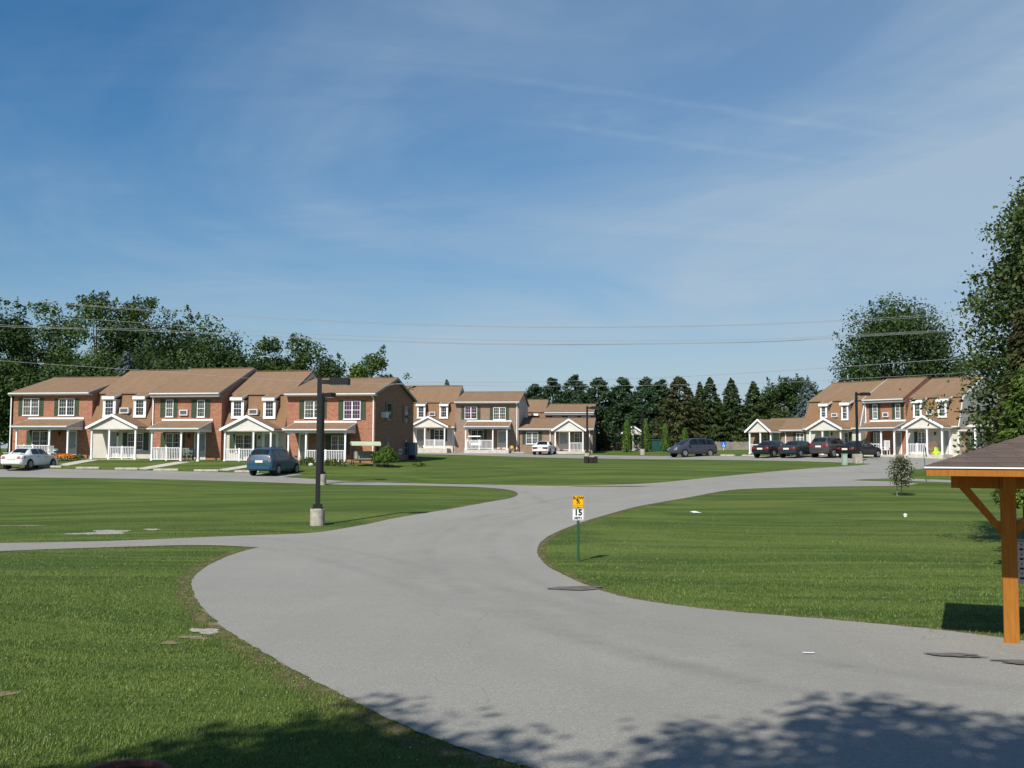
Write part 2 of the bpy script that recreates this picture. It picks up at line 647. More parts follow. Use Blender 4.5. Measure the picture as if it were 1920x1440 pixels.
def fast_mesh(name, vs, faces, mats, parent=None, tint=None, smooth=False, mi=None):
    """faces: (n,k) int array"""
    n, k = faces.shape
    me = bpy.data.meshes.new(name)
    me.vertices.add(len(vs))
    me.vertices.foreach_set('co', np.ascontiguousarray(vs, np.float32).ravel())
    me.loops.add(n * k)
    me.loops.foreach_set('vertex_index', np.ascontiguousarray(faces, np.int32).ravel())
    me.polygons.add(n)
    me.polygons.foreach_set('loop_start', np.arange(0, n * k, k, dtype=np.int32))
    if not isinstance(mats, (list, tuple)):
        mats = [mats]
    for m in mats:
        me.materials.append(m)
    if mi is not None:
        me.polygons.foreach_set('material_index', np.ascontiguousarray(mi, np.int32))
    me.polygons.foreach_set('use_smooth', np.full(n, smooth))
    if tint is not None:
        a = me.attributes.new('tint', 'FLOAT', 'POINT')
        a.data.foreach_set('value', np.ascontiguousarray(tint, np.float32))
    me.update(calc_edges=True)
    o = bpy.data.objects.new(name, me)
    COL.objects.link(o)
    if parent:
        o.parent = parent
    return o


ground = structure(fast_mesh('ground', vs, q, M['grass'], smooth=True))


def spline(pts, step=4):
    """Catmull-Rom through pixel points"""
    P = [Vector(p) for p in pts]
    out = []
    for i in range(len(P) - 1):
        p0, p1, p2, p3 = P[max(i - 1, 0)], P[i], P[i + 1], P[min(i + 2, len(P) - 1)]
        for k in range(step):
            t = k / step
            out.append(.5 * ((2 * p1) + (p2 - p0) * t + (2 * p0 - 5 * p1 + 4 * p2 - p3) * t * t + (3 * p1 - p0 - 3 * p2 + p3) * t ** 3))
    out.append(P[-1])
    return out


def in_poly(x, y, poly):
    x = np.asarray(x)
    y = np.asarray(y)
    r = np.zeros(x.shape, bool)
    px, py = np.array([p[0] for p in poly]), np.array([p[1] for p in poly])
    j = len(poly) - 1
    for i in range(len(poly)):
        if py[i] != py[j]:
            c = ((py[i] > y) != (py[j] > y)) & (x < (px[j] - px[i]) * (y - py[i]) / (py[j] - py[i]) + px[i])
            r ^= c
        j = i
    return r


def sheet(name, poly, mat, off, step=2.0, parent=None):
    """a thin sheet over the ground inside a world xy outline"""
    xs, ys = [p[0] for p in poly], [p[1] for p in poly]
    ax, ay = np.arange(min(xs), max(xs), step), np.arange(min(ys), max(ys), step)
    if len(ax) and len(ay):
        a, b = np.meshgrid(ax, ay)
        a, b = a.ravel() + step * .37, b.ravel() + step * .41
        k = in_poly(a, b, poly)
        pts = list(zip(a[k], b[k]))
    else:
        pts = []
    vv = [Vector((p[0], p[1])) for p in poly] + [Vector(p) for p in pts]
    n = len(poly)
    r = delaunay_2d_cdt(vv, [], [list(range(n))], 1, 1e-4)
    V2 = np.array([[v.x, v.y] for v in r[0]])
    z = T(V2[:, 0], V2[:, 1]) + off
    mb = MB()
    mb.v = [(a[0], a[1], c) for a, c in zip(V2, z)]
    mb.f = [tuple(f) for f in r[2]]
    mb.m = [0] * len(mb.f)
    return mb.build(name, mat, parent, smooth=True)


def gpoly(pix, step=4):
    return [G(p.x, p.y) for p in spline(pix, step)]


rng = np.random.default_rng(3)


def jit(pts, a):
    out = []
    for p in pts:
        s = a * min(1, 14 / max(p.y, 1)) if a else 0
        out.append(Vector((p.x + rng.normal() * s, p.y + rng.normal() * s, 0)))
    return out


A_edge = gpoly([(485, 1027), (440, 1039), (400, 1056), (372, 1074), (360, 1091), (362, 1110), (380, 1140), (410, 1170), (440, 1193),
                (490, 1222), (560, 1262), (640, 1305), (720, 1345), (800, 1380), (880, 1408), (960, 1432), (1010, 1446)], 8)
E_low = gpoly([(1920, 1203), (1800, 1187), (1700, 1176), (1560, 1163), (1400, 1150), (1300, 1140), (1200, 1126), (1140, 1112), (1100, 1098),
               (1060, 1080), (1026, 1062), (1010, 1043), (1008, 1030), (1015, 1016), (1040, 1000), (1090, 980), (1150, 962), (1200, 949),
               (1280, 935), (1363, 920), (1440, 915.5), (1540, 913), (1620, 912), (1690, 911), (1722, 907)], 8)
D_left = [G(*p) for p in [(1690, 904), (1650, 902.5), (1615, 901.6), (1598, 900.6), (1615, 899.2), (1660, 897.6), (1706, 896), (1703, 888), (1712, 881), (1740, 878), (1800, 873)]]
R_north = [G(*p) for p in [(1838, 861), (1790, 859), (1700, 857), (1500, 855), (1400, 856), (1340, 854.5), (1240, 855.5), (1100, 853), (1000, 850.8), (900, 848.8), (775, 846)]]
C_north = [G(*p) for p in [(775, 851.5), (900, 854.5), (1000, 857.5), (1100, 860), (1240, 861.5), (1400, 863.2), (1500, 865), (1600, 868), (1634, 870.3)]]
C_south = gpoly([(1634, 870.3), (1600, 873.5), (1500, 880), (1400, 889), (1300, 899), (1200, 907.5), (1060, 911), (960, 910), (800, 907), (660, 903), (590, 898.5), (530, 895)], 5)[1:]
lot_n = [G(*p) for p in [(569, 889.5), (460, 887), (300, 883), (110, 879.5), (0, 878.5)]]
B_edge = gpoly([(0, 895), (100, 896), (300, 899), (480, 904), (600, 908), (700, 910), (800, 911), (900, 914), (950, 918), (968, 923), (970, 929),
                (955, 935), (920, 941), (860, 952), (800, 962), (740, 972), (680, 985), (590, 999), (480, 1004), (400, 1007), (200, 1015), (0, 1019)], 6)
S_low = gpoly([(0, 1034), (100, 1030), (200, 1027), (330, 1023), (400, 1023), (450, 1025)], 4)
wl = Vector((-45, lot_n[-1].y - 1, 0))
ROAD = (jit(A_edge, .012) + [Vector((2.5, 5.5, 0)), Vector((4.5, 2, 0)), Vector((6, -10, 0)), Vector((42, -10, 0)), Vector((42, 12.5, 0)), Vector((20, 13.2, 0))]
        + jit(E_low, .015) + D_left + [Vector((46, 84, 0)), Vector((46, 91, 0))] + R_north
        + [Vector((-26, 104, 0)), Vector((-26, 99, 0))] + C_north + C_south + lot_n + [wl, Vector((-45, B_edge[0].y, 0))]
        + jit(B_edge, .015) + [Vector((-26, B_edge[-1].y, 0)), Vector((-26, S_low[0].y, 0))] + S_low)
ROAD = [(p.x, p.y) for p in ROAD]
structure(sheet('asphalt_drive', ROAD, M['asphalt'], .012, 1.0))


def ribbon(name, pts, w0, w1, mat, off, seed=0, ragged=0.0, attr=True):
    """a band along a ground polyline, w0..w1 metres to its left (+) side"""
    r = np.random.default_rng(seed)
    P = [Vector((p.x, p.y)) for p in pts]
    m = 4
    V, Fc, A = [], [], []
    for i, p in enumerate(P):
        d = (P[min(i + 1, len(P) - 1)] - P[max(i - 1, 0)]).normalized()
        n = Vector((-d.y, d.x))
        ext = 1 + ragged * (math.sin(i * .9 + seed) * .5 + r.uniform(-.6, .6))
        for k in range(m + 1):
            q = p + n * (w0 + (w1 - w0) * (k / m) * ext)
            V.append((q.x, q.y, Tf(q.x, q.y) + off))
            A.append(1 - abs(k / m * 2 - 1))
    for i in range(len(P) - 1):
        for k in range(m):
            a = i * (m + 1) + k
            Fc.append((a, a + 1, a + m + 2, a + m + 1))
    o = fast_mesh(name, np.array(V), np.array(Fc), mat, None, np.array(A), True)
    return structure(o)


def worn_mat(name, col, amt, sc):
    m, nt, b = new_mat(name)
    a = N(nt, 'ShaderNodeAttribute', attribute_name='tint')
    n = noise(nt, objco(nt), sc, 6, .7)
    f = math_(nt, 'MULTIPLY', ramp(nt, n, [(.36, (0, 0, 0)), (.68, (1, 1, 1))]), a.outputs['Fac'])
    f = math_(nt, 'MULTIPLY', f, amt)
    b.inputs['Base Color'].default_value = c4(col)
    b.inputs['Roughness'].default_value = .9
    b.inputs['Specular IOR Level'].default_value = .1
    tr = N(nt, 'ShaderNodeBsdfTransparent')
    mx = N(nt, 'ShaderNodeMixShader')
    L(nt, f, mx.inputs[0])
    L(nt, tr.outputs[0], mx.inputs[1])
    L(nt, b.outputs[0], mx.inputs[2])
    L(nt, mx.outputs[0], nt.nodes['Material Output'].inputs[0])
    return m


M['tyre_wear'] = worn_mat('tyre darkened asphalt', (.20, .195, .175), .13, .45)
M['pale_wear'] = worn_mat('sun bleached asphalt', (.43, .415, .365), .40, .5)
M['soil'] = worn_mat('dry soil and thatch', (.17, .135, .070), 1.6, 2.6)
trk = gpoly([(1890, 1330), (1600, 1290), (1300, 1225), (1060, 1150), (900, 1085), (850, 1030), (900, 985), (1010, 951), (1150, 926), (1350, 901), (1560, 888), (1660, 880)], 8)
trk2 = gpoly([(1500, 1270), (1150, 1190), (880, 1115), (700, 1060), (560, 1030), (440, 1014), (200, 1021), (0, 1027)], 8)
trk3 = gpoly([(980, 960), (860, 975), (780, 1010), (760, 1080), (860, 1180), (1080, 1290), (1500, 1390)], 8)
trk4 = gpoly([(1000, 945), (930, 915), (800, 909.5), (600, 903), (300, 891), (0, 887)], 8)
for i, (t_, a_) in enumerate(((trk, -1.05), (trk, .75), (trk2, -.9), (trk2, .7), (trk4, -.7), (trk4, .7))):
    ribbon('tyre_wear', t_, a_ - .42, a_ + .42, M['tyre_wear'], .0165 + .0012 * i, i)
for i, (t_, a_) in enumerate(((trk, -.15), (trk3, 0), (trk2, -.1))):
    ribbon('bleached_wear', t_, a_ - .5, a_ + .5, M['pale_wear'], .0145 + .0006 * i, 20 + i)
# soil and thatch along the pavement edges
ribbon('soil_edge', A_edge, -.42, .14, M['soil'], .006, 31, .35)
ribbon('soil_edge', E_low, -.30, .12, M['soil'], .006, 32, .35)
ribbon('soil_edge', B_edge, -.30, .12, M['soil'], .006, 33, .35)
# ------------------------------------------------------------------ paths, patches, kerbs
def strip(name, a, b, w, mat, off):
    a, b = Vector((a.x, a.y)), Vector((b.x, b.y))
    d = (b - a).normalized()
    n = Vector((-d.y, d.x)) * w / 2
    return structure(sheet(name, [a - n, b - n, b + n, a + n], mat, off, .8))


strip('concrete_walk', G(172, 862.5), G(112, 873.5), 1.1, M['concrete'], .022)
strip('concrete_walk', G(345, 866.5), G(260, 880.5), 1.1, M['concrete'], .022)
strip('concrete_walk', G(486, 871), G(413, 882.5), 1.1, M['concrete'], .022)
strip('concrete_walk', G(944, 845), G(928, 849.5), 1.3, M['concrete'], .022)
strip('concrete_walk', G(1062, 847.5), G(1046, 851.5), 1.3, M['concrete'], .022)
strip('concrete_walk', G(1795, 854.5), G(1772, 859), 1.3, M['concrete'], .022)
a, b = G(1690, 899.5), G(1800, 903.5)
strip('concrete_walk', a, a + (b - a) * 1.6, 2.3, M['asphalt'], .018)
strip('concrete_walk', Vector((21, 118, 0)), Vector((31, 116, 0)), 2.2, M['concrete'], .02)


def blob_sheet(name, cx, cy, rx, ry, mat, off, rot=0, seed=0, n=26, rag=.3):
    r = random.Random(seed)
    ph = [r.random() * 6.28 for _ in range(4)]
    pts = []
    for i in range(n):
        t = 2 * math.pi * i / n
        k = 1 + rag * (.5 * math.sin(2 * t + ph[0]) + .35 * math.sin(3 * t + ph[1]) + .3 * math.sin(5 * t + ph[2])) + r.uniform(-.12, .12) * rag * 2
        x, y = rx * k * math.cos(t), ry * k * math.sin(t)
        pts.append((cx + x * math.cos(rot) - y * math.sin(rot), cy + x * math.sin(rot) + y * math.cos(rot)))
    return structure(sheet(name, pts, mat, off, .4))


for i, (px, py, rx, ry, mt, rot) in enumerate([
        (1080, 1105, .55, .30, 'stain', 0), (1100, 1103, .30, .14, 'rust_stain', 0),
        (1782, 1231, .30, .12, 'stain', -.2), (1822, 1235, .16, .05, 'stain', -.1), (1890, 1242, .2, .05, 'stain', -.1),
        (1915, 1247, .22, .10, 'stain', -.2), (1145, 912.5, 2.6, .25, 'rust_stain', .05), (690, 904.5, 2.2, .3, 'stain', .1)]):
    p = G(px, py)
    blob_sheet('asphalt_patch', p.x, p.y, rx, ry, M[mt], .029, rot, i, 26, .35)
for i, (px, py, rx, ry, mt, rot) in enumerate([
        (188, 1000, .85, .45, 'gravel', .5), (205, 996, .5, .4, 'gravel', .2), (285, 993, .3, .25, 'gravel', .2), (40, 986, .8, .22, 'dirt', 0),
        (385, 1184, .30, .20, 'gravel', -.6), (362, 1196, .22, .14, 'dirt', -.4), (425, 1172, .35, .16, 'dirt', -.7), (392, 1148, .40, .10, 'dirt', -1.0), (318, 1206, .16, .1, 'dirt', -.5),
        (372, 1120, .35, .10, 'dirt', -1.3), (555, 1250, .45, .07, 'dirt', -.75), (690, 1322, .4, .05, 'dirt', -.75), (5, 1303, .12, .14, 'dirt', 0)]):
    p = G(px, py)
    blob_sheet('bare_ground', p.x, p.y, rx, ry, M[mt], .009, rot, 40 + i, 30, .45)


# ------------------------------------------------------------------ house rows
class Row:
    def __init__(s, px, depth, theta):
        p = at(px, 848, depth)
        s.O = Vector((p.x, p.y))
        s.th = theta
        s.u = Vector((math.cos(theta), math.sin(theta)))
        s.v = Vector((-math.sin(theta), math.cos(theta)))

    def hit(s, px, py, v=0.0):
        """pixel -> (u, z) on the vertical plane parallel to the facade, v metres behind it"""
        d = ray(px, py)
        o = s.O + s.v * v
        t = o.dot(s.v) / Vector((d.x, d.y)).dot(s.v)
        return (Vector((d.x, d.y)) * t - o).dot(s.u), EYE + d.z * t

    def hit_side(s, px, py, u):
        """pixel -> (v, z) on the plane across the facade at u"""
        d = ray(px, py)
        o = s.O + s.u * u
        t = o.dot(s.u) / Vector((d.x, d.y)).dot(s.u)
        return (Vector((d.x, d.y)) * t - o).dot(s.v), EYE + d.z * t

    def w(s, u, v, z):
        p = s.O + s.u * u + s.v * v
        return Vector((p.x, p.y, z))


PO = 2.0            # porch depth


class Unit:
    def __init__(s, row, x0, x1, base, label, name='townhouse', v0=0.0, D=10.0, wall='brick', cat='townhouse', group=None, porch_ref=True):
        s.row, s.v0, s.D = row, v0, D
        s.u0 = row.hit(x0, 800, v0)[0]
        s.W = row.hit(x1, 800, v0)[0] - s.u0
        s.z0 = row.hit((x0 + x1) / 2, base, v0 - (PO if porch_ref else 0))[1]
        s.root = thing(name, label, cat, row.w(s.u0, v0, s.z0), row.th, group)
        s.wallm = M[wall]

    def h(s, px, py, v=0.0):
        u, z = s.row.hit(px, py, s.v0 + v)
        return u - s.u0, z - s.z0

    def rect(s, r, v=0.0):
        a, b = s.h(r[0], r[1], v), s.h(r[2], r[3], v)
        return a[0], b[0], b[1], a[1]           # x0 x1 z0 z1

    def b(s, mb, name, mat, parent=None, smooth=False):
        return mb.build(name, mat, parent or s.root, smooth)

    # --- shells
    def brick_shell(s, eave_y, ridge_y, gable_mat=None, ov=(0, 0), deep=False, rakes=('grey_trim', 'grey_trim')):
        cx = None
        ze = s.h(s_mid(s), eave_y, -.45)[1]
        zr = s.h(s_mid(s), ridge_y, s.D / 2)[1]
        s.ze, s.zr = ze, zr
        W, D = s.W, s.D
        sl = (zr - ze) / (D / 2 + .45)
        g = .006
        zw = ze + .45 * sl - .14
        mb = MB().prism([(0, -.6), (0, zw), (D / 2, zr - .14), (D, zw), (D, -.6)], g, W - g)
        s.b(mb, 'wall', s.wallm)
        l, r = g - ov[0], W - g + ov[1]
        mb = MB()
        mb.slab((l, -.47, ze), (r, -.47, ze), (r, D / 2, zr), (l, D / 2, zr), .11)
        mb.slab((l, D / 2 + .002, zr), (r, D / 2 + .002, zr), (r, D + .47, ze), (l, D + .47, ze), .11)
        mb.box(l, r, D / 2 - .14, D / 2 + .14, zr - .01, zr + .03)
        rf = s.b(mb, 'roof', M['shingle'])
        # gutter and fascia
        mb = MB().prism([(-.49, ze - .02), (-.60, ze - .01), (-.60, ze - .09), (-.56, ze - .14), (-.49, ze - .14)], l, r)
        s.b(mb, 'gutter', M['gutter'])
        mb = MB().box(l + .01, r - .01, -.485, .0 - g, ze - (.34 if deep else .2), ze - .13)
        s.b(mb, 'soffit', M['grey_trim' if deep else 'white'])
        if deep:
            pass
        # raking boards on both ends
        for x, sg in ((l, -1), (r, 1)):
            rk = rakes[0 if sg < 0 else 1]
            if not rk:
                continue
            xa, xb = sorted((x + sg * .001, x + sg * .035))
            mb = MB().prism([(-.50, ze - .20), (-.50, ze + .005), (D / 2, zr + .005), (D + .5, ze + .005), (D + .5, ze - .2), (D / 2, zr - .22)], xa, xb)
            s.b(mb, 'rake_board', M[rk])
        return s

    def mansard_shell(s, break_y, low_y, ridge_y, ends=(0, 0), end_mat='grey_siding'):
        W, D = s.W, s.D
        vb, vt = -.35, .95
        zl = s.h(s_mid(s), low_y, vb)[1]
        zb = s.h(s_mid(s), break_y, vt)[1]
        zr = s.h(s_mid(s), ridge_y, D / 2)[1]
        s.zl, s.zb, s.zr, s.vb, s.vt = zl, zb, zr, vb, vt
        g = .006
        mb = MB().prism([(0, -.6), (0, zl - .02), (-.3, zl - .02), (-.3, zl + .05), (vt, zb - .12), (D / 2, zr - .14), (D - .9, zb - .12), (D, zl), (D, -.6)], g, W - g)
        body = s.b(mb, 'wall', s.wallm)
        # end cheeks in grey siding just proud of the body
        for x, on, sg in ((0, ends[0], -1), (W, ends[1], 1)):
            if on:
                xa, xb = sorted((x - sg * .004, x + sg * .02))
                mb = MB().prism([(0, -.6), (0, zl - .03), (-.29, zl - .03), (vt, zb - .14), (D / 2, zr - .16), (D - .9, zb - .14), (D, zl), (D, -.6)], xa, xb)
                s.b(mb, 'end_wall', M[end_mat])
                xa, xb = sorted((x + sg * .021, x + sg * .06))
                mb = MB().prism([(vb - .02, zl - .12), (vt - .13, zb - .03), (D / 2, zr + .0), (D / 2, zr - .2), (vt + .04, zb - .22), (vb + .16, zl - .12)], xa, xb)
                s.b(mb, 'rake_board', M['white' if on == 2 else 'grey_trim'])
        mb = MB()
        mb.slab((g, vb, zl), (W - g, vb, zl), (W - g, vt, zb), (g, vt, zb), .1)
        s.b(mb, 'mansard', M['mansard'])
        sl = (zr - zb) / (D / 2 - vt)
        zo = zb + .10
        mb = MB()
        mb.slab((g, vt - .2, zo - .2 * sl), (W - g, vt - .2, zo - .2 * sl), (W - g, D / 2, zr), (g, D / 2, zr), .1)
        mb.slab((g, D / 2 + .002, zr), (W - g, D / 2 + .002, zr), (W - g, D - .7, zo - .2 * sl), (g, D - .7, zo - .2 * sl), .1)
        mb.slab((g, D - .9, zb), (W - g, D - .9, zb), (W - g, D + .3, zl), (g, D + .3, zl), .1)
        mb.box(g, W - g, D / 2 - .14, D / 2 + .14, zr - .01, zr + .03)
        s.b(mb, 'roof', M['shingle'])
        mb = MB().prism([(vb - .005, zl + .0), (vb - .12, zl + .01), (vb - .12, zl - .07), (vb - .08, zl - .12), (vb - .005, zl - .12)], g, W - g)
        s.b(mb, 'gutter', M['gutter'])
        return s

    def vz(s, z):                      # mansard surface depth at height z
        return s.vb + (s.vt - s.vb) * (z - s.zl) / (s.zb - s.zl)

    # --- openings
    def window(s, r, kind='double', pane='pane', v=0.0, sh=(0, 0), parent=None, rec=None, casing=.052, local=None):
        x0, x1, z0, z1 = local or s.rect(r, v)
        if x1 < x0:
            x0, x1 = x1, x0
        mb = MB()
        c = casing
        f0, f1 = v - .055, v - .004
        mb.box(x0, x0 + c, f0, f1, z0, z1).box(x1 - c, x1, f0, f1, z0, z1)
        mb.box(x0 + c, x1 - c, f0 + .001, f1, z1 - c, z1 - .001).box(x0 + c, x1 - c, f0 + .001, f1, z0 + .001, z0 + c)
        mb.box(x0 - .04, x1 + .04, v - .09, f1 - .001, z0 - .05, z0 - .001)
        bays = [(x0 + c, x1 - c)]
        if kind == 'double':
            m = (x0 + x1) / 2
            mb.box(m - .045, m + .045, f0 + .003, f1, z0 + c, z1 - c)
            bays = [(x0 + c, m - .045), (m + .045, x1 - c)]
        zm = (z0 + z1) / 2
        for a, b_ in bays:
            mb.box(a, b_, f0 + .008, f1, zm - .018, zm + .018)
            for k in (1, 2):
                t = a + (b_ - a) * k / 3
                mb.box(t - .005, t + .005, f0 + .022, f1, z0 + c, z1 - c)
            for za, zb_ in ((z0 + c, zm - .025), (zm + .025, z1 - c)):
                t = (za + zb_) / 2
                mb.box(a, b_, f0 + .024, f1, t - .005, t + .005)
        w = s.b(mb, 'window', M['white'], parent)
        p = MB().box(x0 + .02, x1 - .02, v - .022, v - .006, z0 + .02, z1 - .02)
        s.b(p, 'pane', M[pane], w)
        for side, wd in ((0, sh[0]), (1, sh[1])):
            if wd:
                ppm = abs((r[2] - r[0]) / (x1 - x0))
                ww = wd / ppm
                a, b_ = (x0 - ww, x0 - .01) if side == 0 else (x1 + .01, x1 + ww)
                s.shutter(a, b_, z0 - .03, z1 + .03, v)
        return w

    def shutter(s, a, b_, z0, z1, v=0.0):
        mb = MB()
        q = .05
        mb.box(a, a + q, v - .045, v - .004, z0, z1).box(b_ - q, b_, v - .045, v - .004, z0, z1)
        zm = (z0 + z1) / 2
        for za, zb_ in ((z0, z0 + q), (zm - q / 2, zm + q / 2), (z1 - q, z1)):
            mb.box(a + q, b_ - q, v - .044, v - .004, za + .001, zb_ - .001)
        n = max(4, int((z1 - z0) / .09))
        for i in range(n):
            z = z0 + q + (z1 - z0 - 2 * q) * i / n
            mb.box(a + q, b_ - q, v - .030 + .0, v - .005, z + .004, z + (z1 - z0 - 2 * q) / n - .012)
        mb.box(a + q, b_ - q, v - .012, v - .006, z0 + q, z1 - q)
        s.b(mb, 'shutter', M['shutter'])

    def door(s, r, style='storm', v=0.0, trim=0.0, lower=None):
        x0, x1, z0, z1 = s.rect(r, v)
        z0 = max(z0, .02)
        mb = MB().box(x0, x1, v - .05, v - .004, z0, z1)
        d = s.b(mb, 'door', M['door'])
        zl = z0 + (z1 - z0) * .36
        mb = MB().box(x0 + .04, x1 - .04, v - .062, v - .051, z0 + .01, zl)
        s.b(mb, 'door_panel', M['door_cream'], d)
        mb = MB()
        t = .07 + trim
        mb.box(x0 - t, x0, v - .075, v - .004, z0, z1).box(x1, x1 + t, v - .075, v - .004, z0, z1).box(x0 - t, x1 + t, v - .08, v - .004, z1, z1 + t * 1.3)
        s.b(mb, 'door_frame', M['white'], d)
        mb = MB().box(x1 - .11, x1 - .07, v - .10, v - .051, z0 + .95, z0 + 1.07)
        s.b(mb, 'handle', M['dark_metal'], d)

    def wall_lamp(s, px, py, v=0.0):
        x, z = s.h(px, py, v)
        mb = MB().lathe([(.03, .12), (.07, .10), (.075, .06), (.06, -.12), (.02, -.15)], (x, v - .14, z), 8)
        mb.box(x - .04, x + .04, v - .08, v - .004, z + .05, z + .14)
        s.b(mb, 'wall_lamp', M['black'])

    def ac(s, r, v=0.0):
        x0, x1, z0, z1 = s.rect(r, v)
        mb = MB()
        c = .07
        y0, y1 = v - .16, v + .25
        mb.box(x0, x1, y0, y1, z1 - c, z1).box(x0, x1, y0, y1, z0, z0 + c).box(x0, x0 + c, y0 + .001, y1, z0 + c, z1 - c).box(x1 - c, x1, y0 + .001, y1, z0 + c, z1 - c)
        f = s.b(mb, 'air_conditioner', M['gutter'])
        mb = MB().box(x0 + c, x1 - c, y0 + .06, y1, z0 + c, z1 - c)
        for k in range(5):
            z = z0 + c + (z1 - z0 - 2 * c) * (k + .3) / 5
            mb.box(x0 + c, x1 - c, y0 + .02, y0 + .059, z, z + .02)
        s.b(mb, 'grille', M['grey_trim'], f)

    def dormer(s, cas, fas, pane='pane'):
        """shed dormer in the mansard: casing and fascia rectangles in pixels"""
        zs = s.h(cas[0], cas[3], .35)[1]
        v = s.vz(zs) - .07
        x0, x1, z0, z1 = s.rect(cas, v)
        vf = v - .18
        fx0, fx1, fz0, fz1 = s.rect(fas, vf)
        z1 = fz0 + .02
        mb = MB()
        # body with a sloped back inside the mansard
        mb.prism([(v, z0), (v, z1), (s.vz(z1) + .35, z1), (s.vz(z0) + .12, z0)], x0 + .02, x1 - .02)
        d = s.b(mb, 'dormer', M['grey_siding'])
        c = (x1 - x0) * .17
        mb = MB()
        mb.box(x0, x0 + c, v - .05, v + .03, z0 + c, z1).box(x1 - c, x1, v - .05, v + .03, z0 + c, z1)
        mb.box(x0 - .01, x1 + .01, v - .07, v + .02, z0, z0 + c).box(x0 + c, x1 - c, v - .049, v - .002, z1 - .06, z1)
        s.b(mb, 'casing', M['white'], d)
        s.window(None, 'single', pane, v, parent=d, casing=.035, local=(x0 + c, x1 - c, z0 + c, z1 - .06))
        # shed roof up to the main roof
        zt = s.zb + .42
        vt = s.vt + 1.35
        mb = MB()
        mb.slab((fx0, vf, fz1), (fx1, vf, fz1), (fx1 + .02, vt, zt), (fx0 - .02, vt, zt), .09)
        s.b(mb, 'dormer_roof', M['shingle'], d)
        mb = MB().box(fx0 - .03, fx1 + .03, vf - .05, vf - .002, fz0, fz1 + .01)
        for xa, xb in ((fx0 - .03, fx0 - .002), (fx1 + .002, fx1 + .03)):
            mb.prism([(vf - .002, fz0 + .02), (vf - .002, fz1 + .01), (vt, zt + .01), (vt, zt - .12)], xa, xb)
        mb.box(x0 + .03, x1 - .03, vf, v + .1, fz0 + .001, fz0 + .03)
        s.b(mb, 'fascia', M['white'], d)

    # --- porches
    def posts(s, xs, zb, v, r=.062):
        for px in xs:
            x, _ = s.h(px, 830, v)
            mb = MB().box(x - r, x + r, v - r, v + r, .02, zb)
            mb.box(x - r - .025, x + r + .025, v - r - .025, v + r + .025, 0, .14).box(x - r - .02, x + r + .02, v - r - .02, v + r + .02, zb - .1, zb - .001)
            s.b(mb, 'porch_post', M['white'])

    def railing(s, pa, pb, v, top_y, side=None):
        xa, zt = s.h(pa, top_y, v)
        xb, _ = s.h(pb, top_y, v)
        zt = min(max(zt, .8), 1.1)
        xa += .063
        xb -= .063
        mb = MB()

        def run(a, b_, along_x, c):
            def bx(p0, p1, q, z0, z1):
                if along_x:
                    mb.box(p0, p1, c - q, c + q, z0, z1)
                else:
                    mb.box(c - q, c + q, p0, p1, z0, z1)
            bx(a, b_, .035, zt - .05, zt)
            bx(a, b_, .028, .10, .15)
            n = max(2, int((b_ - a) / .135))
            for i in range(n):
                t = a + (b_ - a) * (i + .5) / n
                bx(t - .02, t + .02, .018, .15, zt - .05)
            if b_ - a > 1.6:
                m = (a + b_) / 2
                bx(m - .055, m + .055, .054, .0, zt + .06)
        run(xa, xb, True, v)
        if side is not None:
            x, _ = s.h(side, 830, v)
            run(v + .07, -.03, False, x)
        s.b(mb, 'railing', M['white'])

    def slab_(s, xa, xb, p=PO):
        mb = MB().bevbox(xa, xb, -p - .1, -.008, -.55, .0, .02)
        s.b(mb, 'porch_slab', M['concrete'])

    def shed_porch(s, top, eave, posts, rail=None, rail_y=840, p=PO, side=True):
        """top: x0,x1,y of the wall flashing; eave: x0,x1,y of the gutter"""
        ta, zt = s.h(top[0], top[2], -.01)
        tb, _ = s.h(top[1], top[2], -.01)
        ea, ze = s.h(eave[0], eave[2], -p - .25)
        eb, _ = s.h(eave[1], eave[2], -p - .25)
        xa, xb = (ta + ea) / 2 - .0, (tb + eb) / 2
        ve = -p - .25
        mb = MB().slab((xa, ve, ze), (xb, ve, ze), (xb, -.012, zt), (xa, -.012, zt), .07)
        pr = s.b(mb, 'porch_roof', M['shingle'])
        mb = MB().box(xa - .02, xb + .02, -.07, -.009, zt + .0, zt + .13)
        s.b(mb, 'flashing', M['white'], pr)
        zl = ze - .30
        mb = MB()
        mb.prism([(ve - .002, ze - .01), (ve - .11, ze), (ve - .11, ze - .07), (ve - .08, ze - .12), (ve - .002, ze - .12)], xa - .02, xb + .02)
        s.b(mb, 'gutter', M['gutter'], pr)
        mb = MB().box(xa + .06, xb - .06, -p - .02, -p + .2, zl, ze - .085)
        mb.box(xa + .05, xa + .14, -p + .2, -.02, zl + .01, ze - .06).box(xb - .14, xb - .05, -p + .2, -.02, zl + .01, ze - .06)
        s.b(mb, 'beam', M['white'], pr)
        # triangular side panels
        for x, sg in ((xa + .06, -1), (xb - .06, 1)):
            mb = MB().prism([(ve + .06, ze - .07), (-.015, zt - .075), (-.015, ze - .07)], x - .012, x + .012)
            s.b(mb, 'side_panel', M['siding'], pr)
            mb = MB().prism([(ve, ze - .11), (ve, ze + .005), (-.015, zt + .005), (-.015, zt - .12)], *(sorted((x + sg * .061, x + sg * .09))))
            s.b(mb, 'rake_board', M['gutter'], pr)
        mb = MB().box(xa + .15, xb - .15, -p + .21, -.03, zl + .1, zl + .13)
        s.b(mb, 'ceiling', M['soffit'], pr)
        s.slab_(xa + .02, xb - .02, p)
        s.posts(posts, zl, -p + .09)
        if rail:
            s.railing(rail[0], rail[1], -p + .09, rail_y, rail[0] if side else None)
        return xa, xb

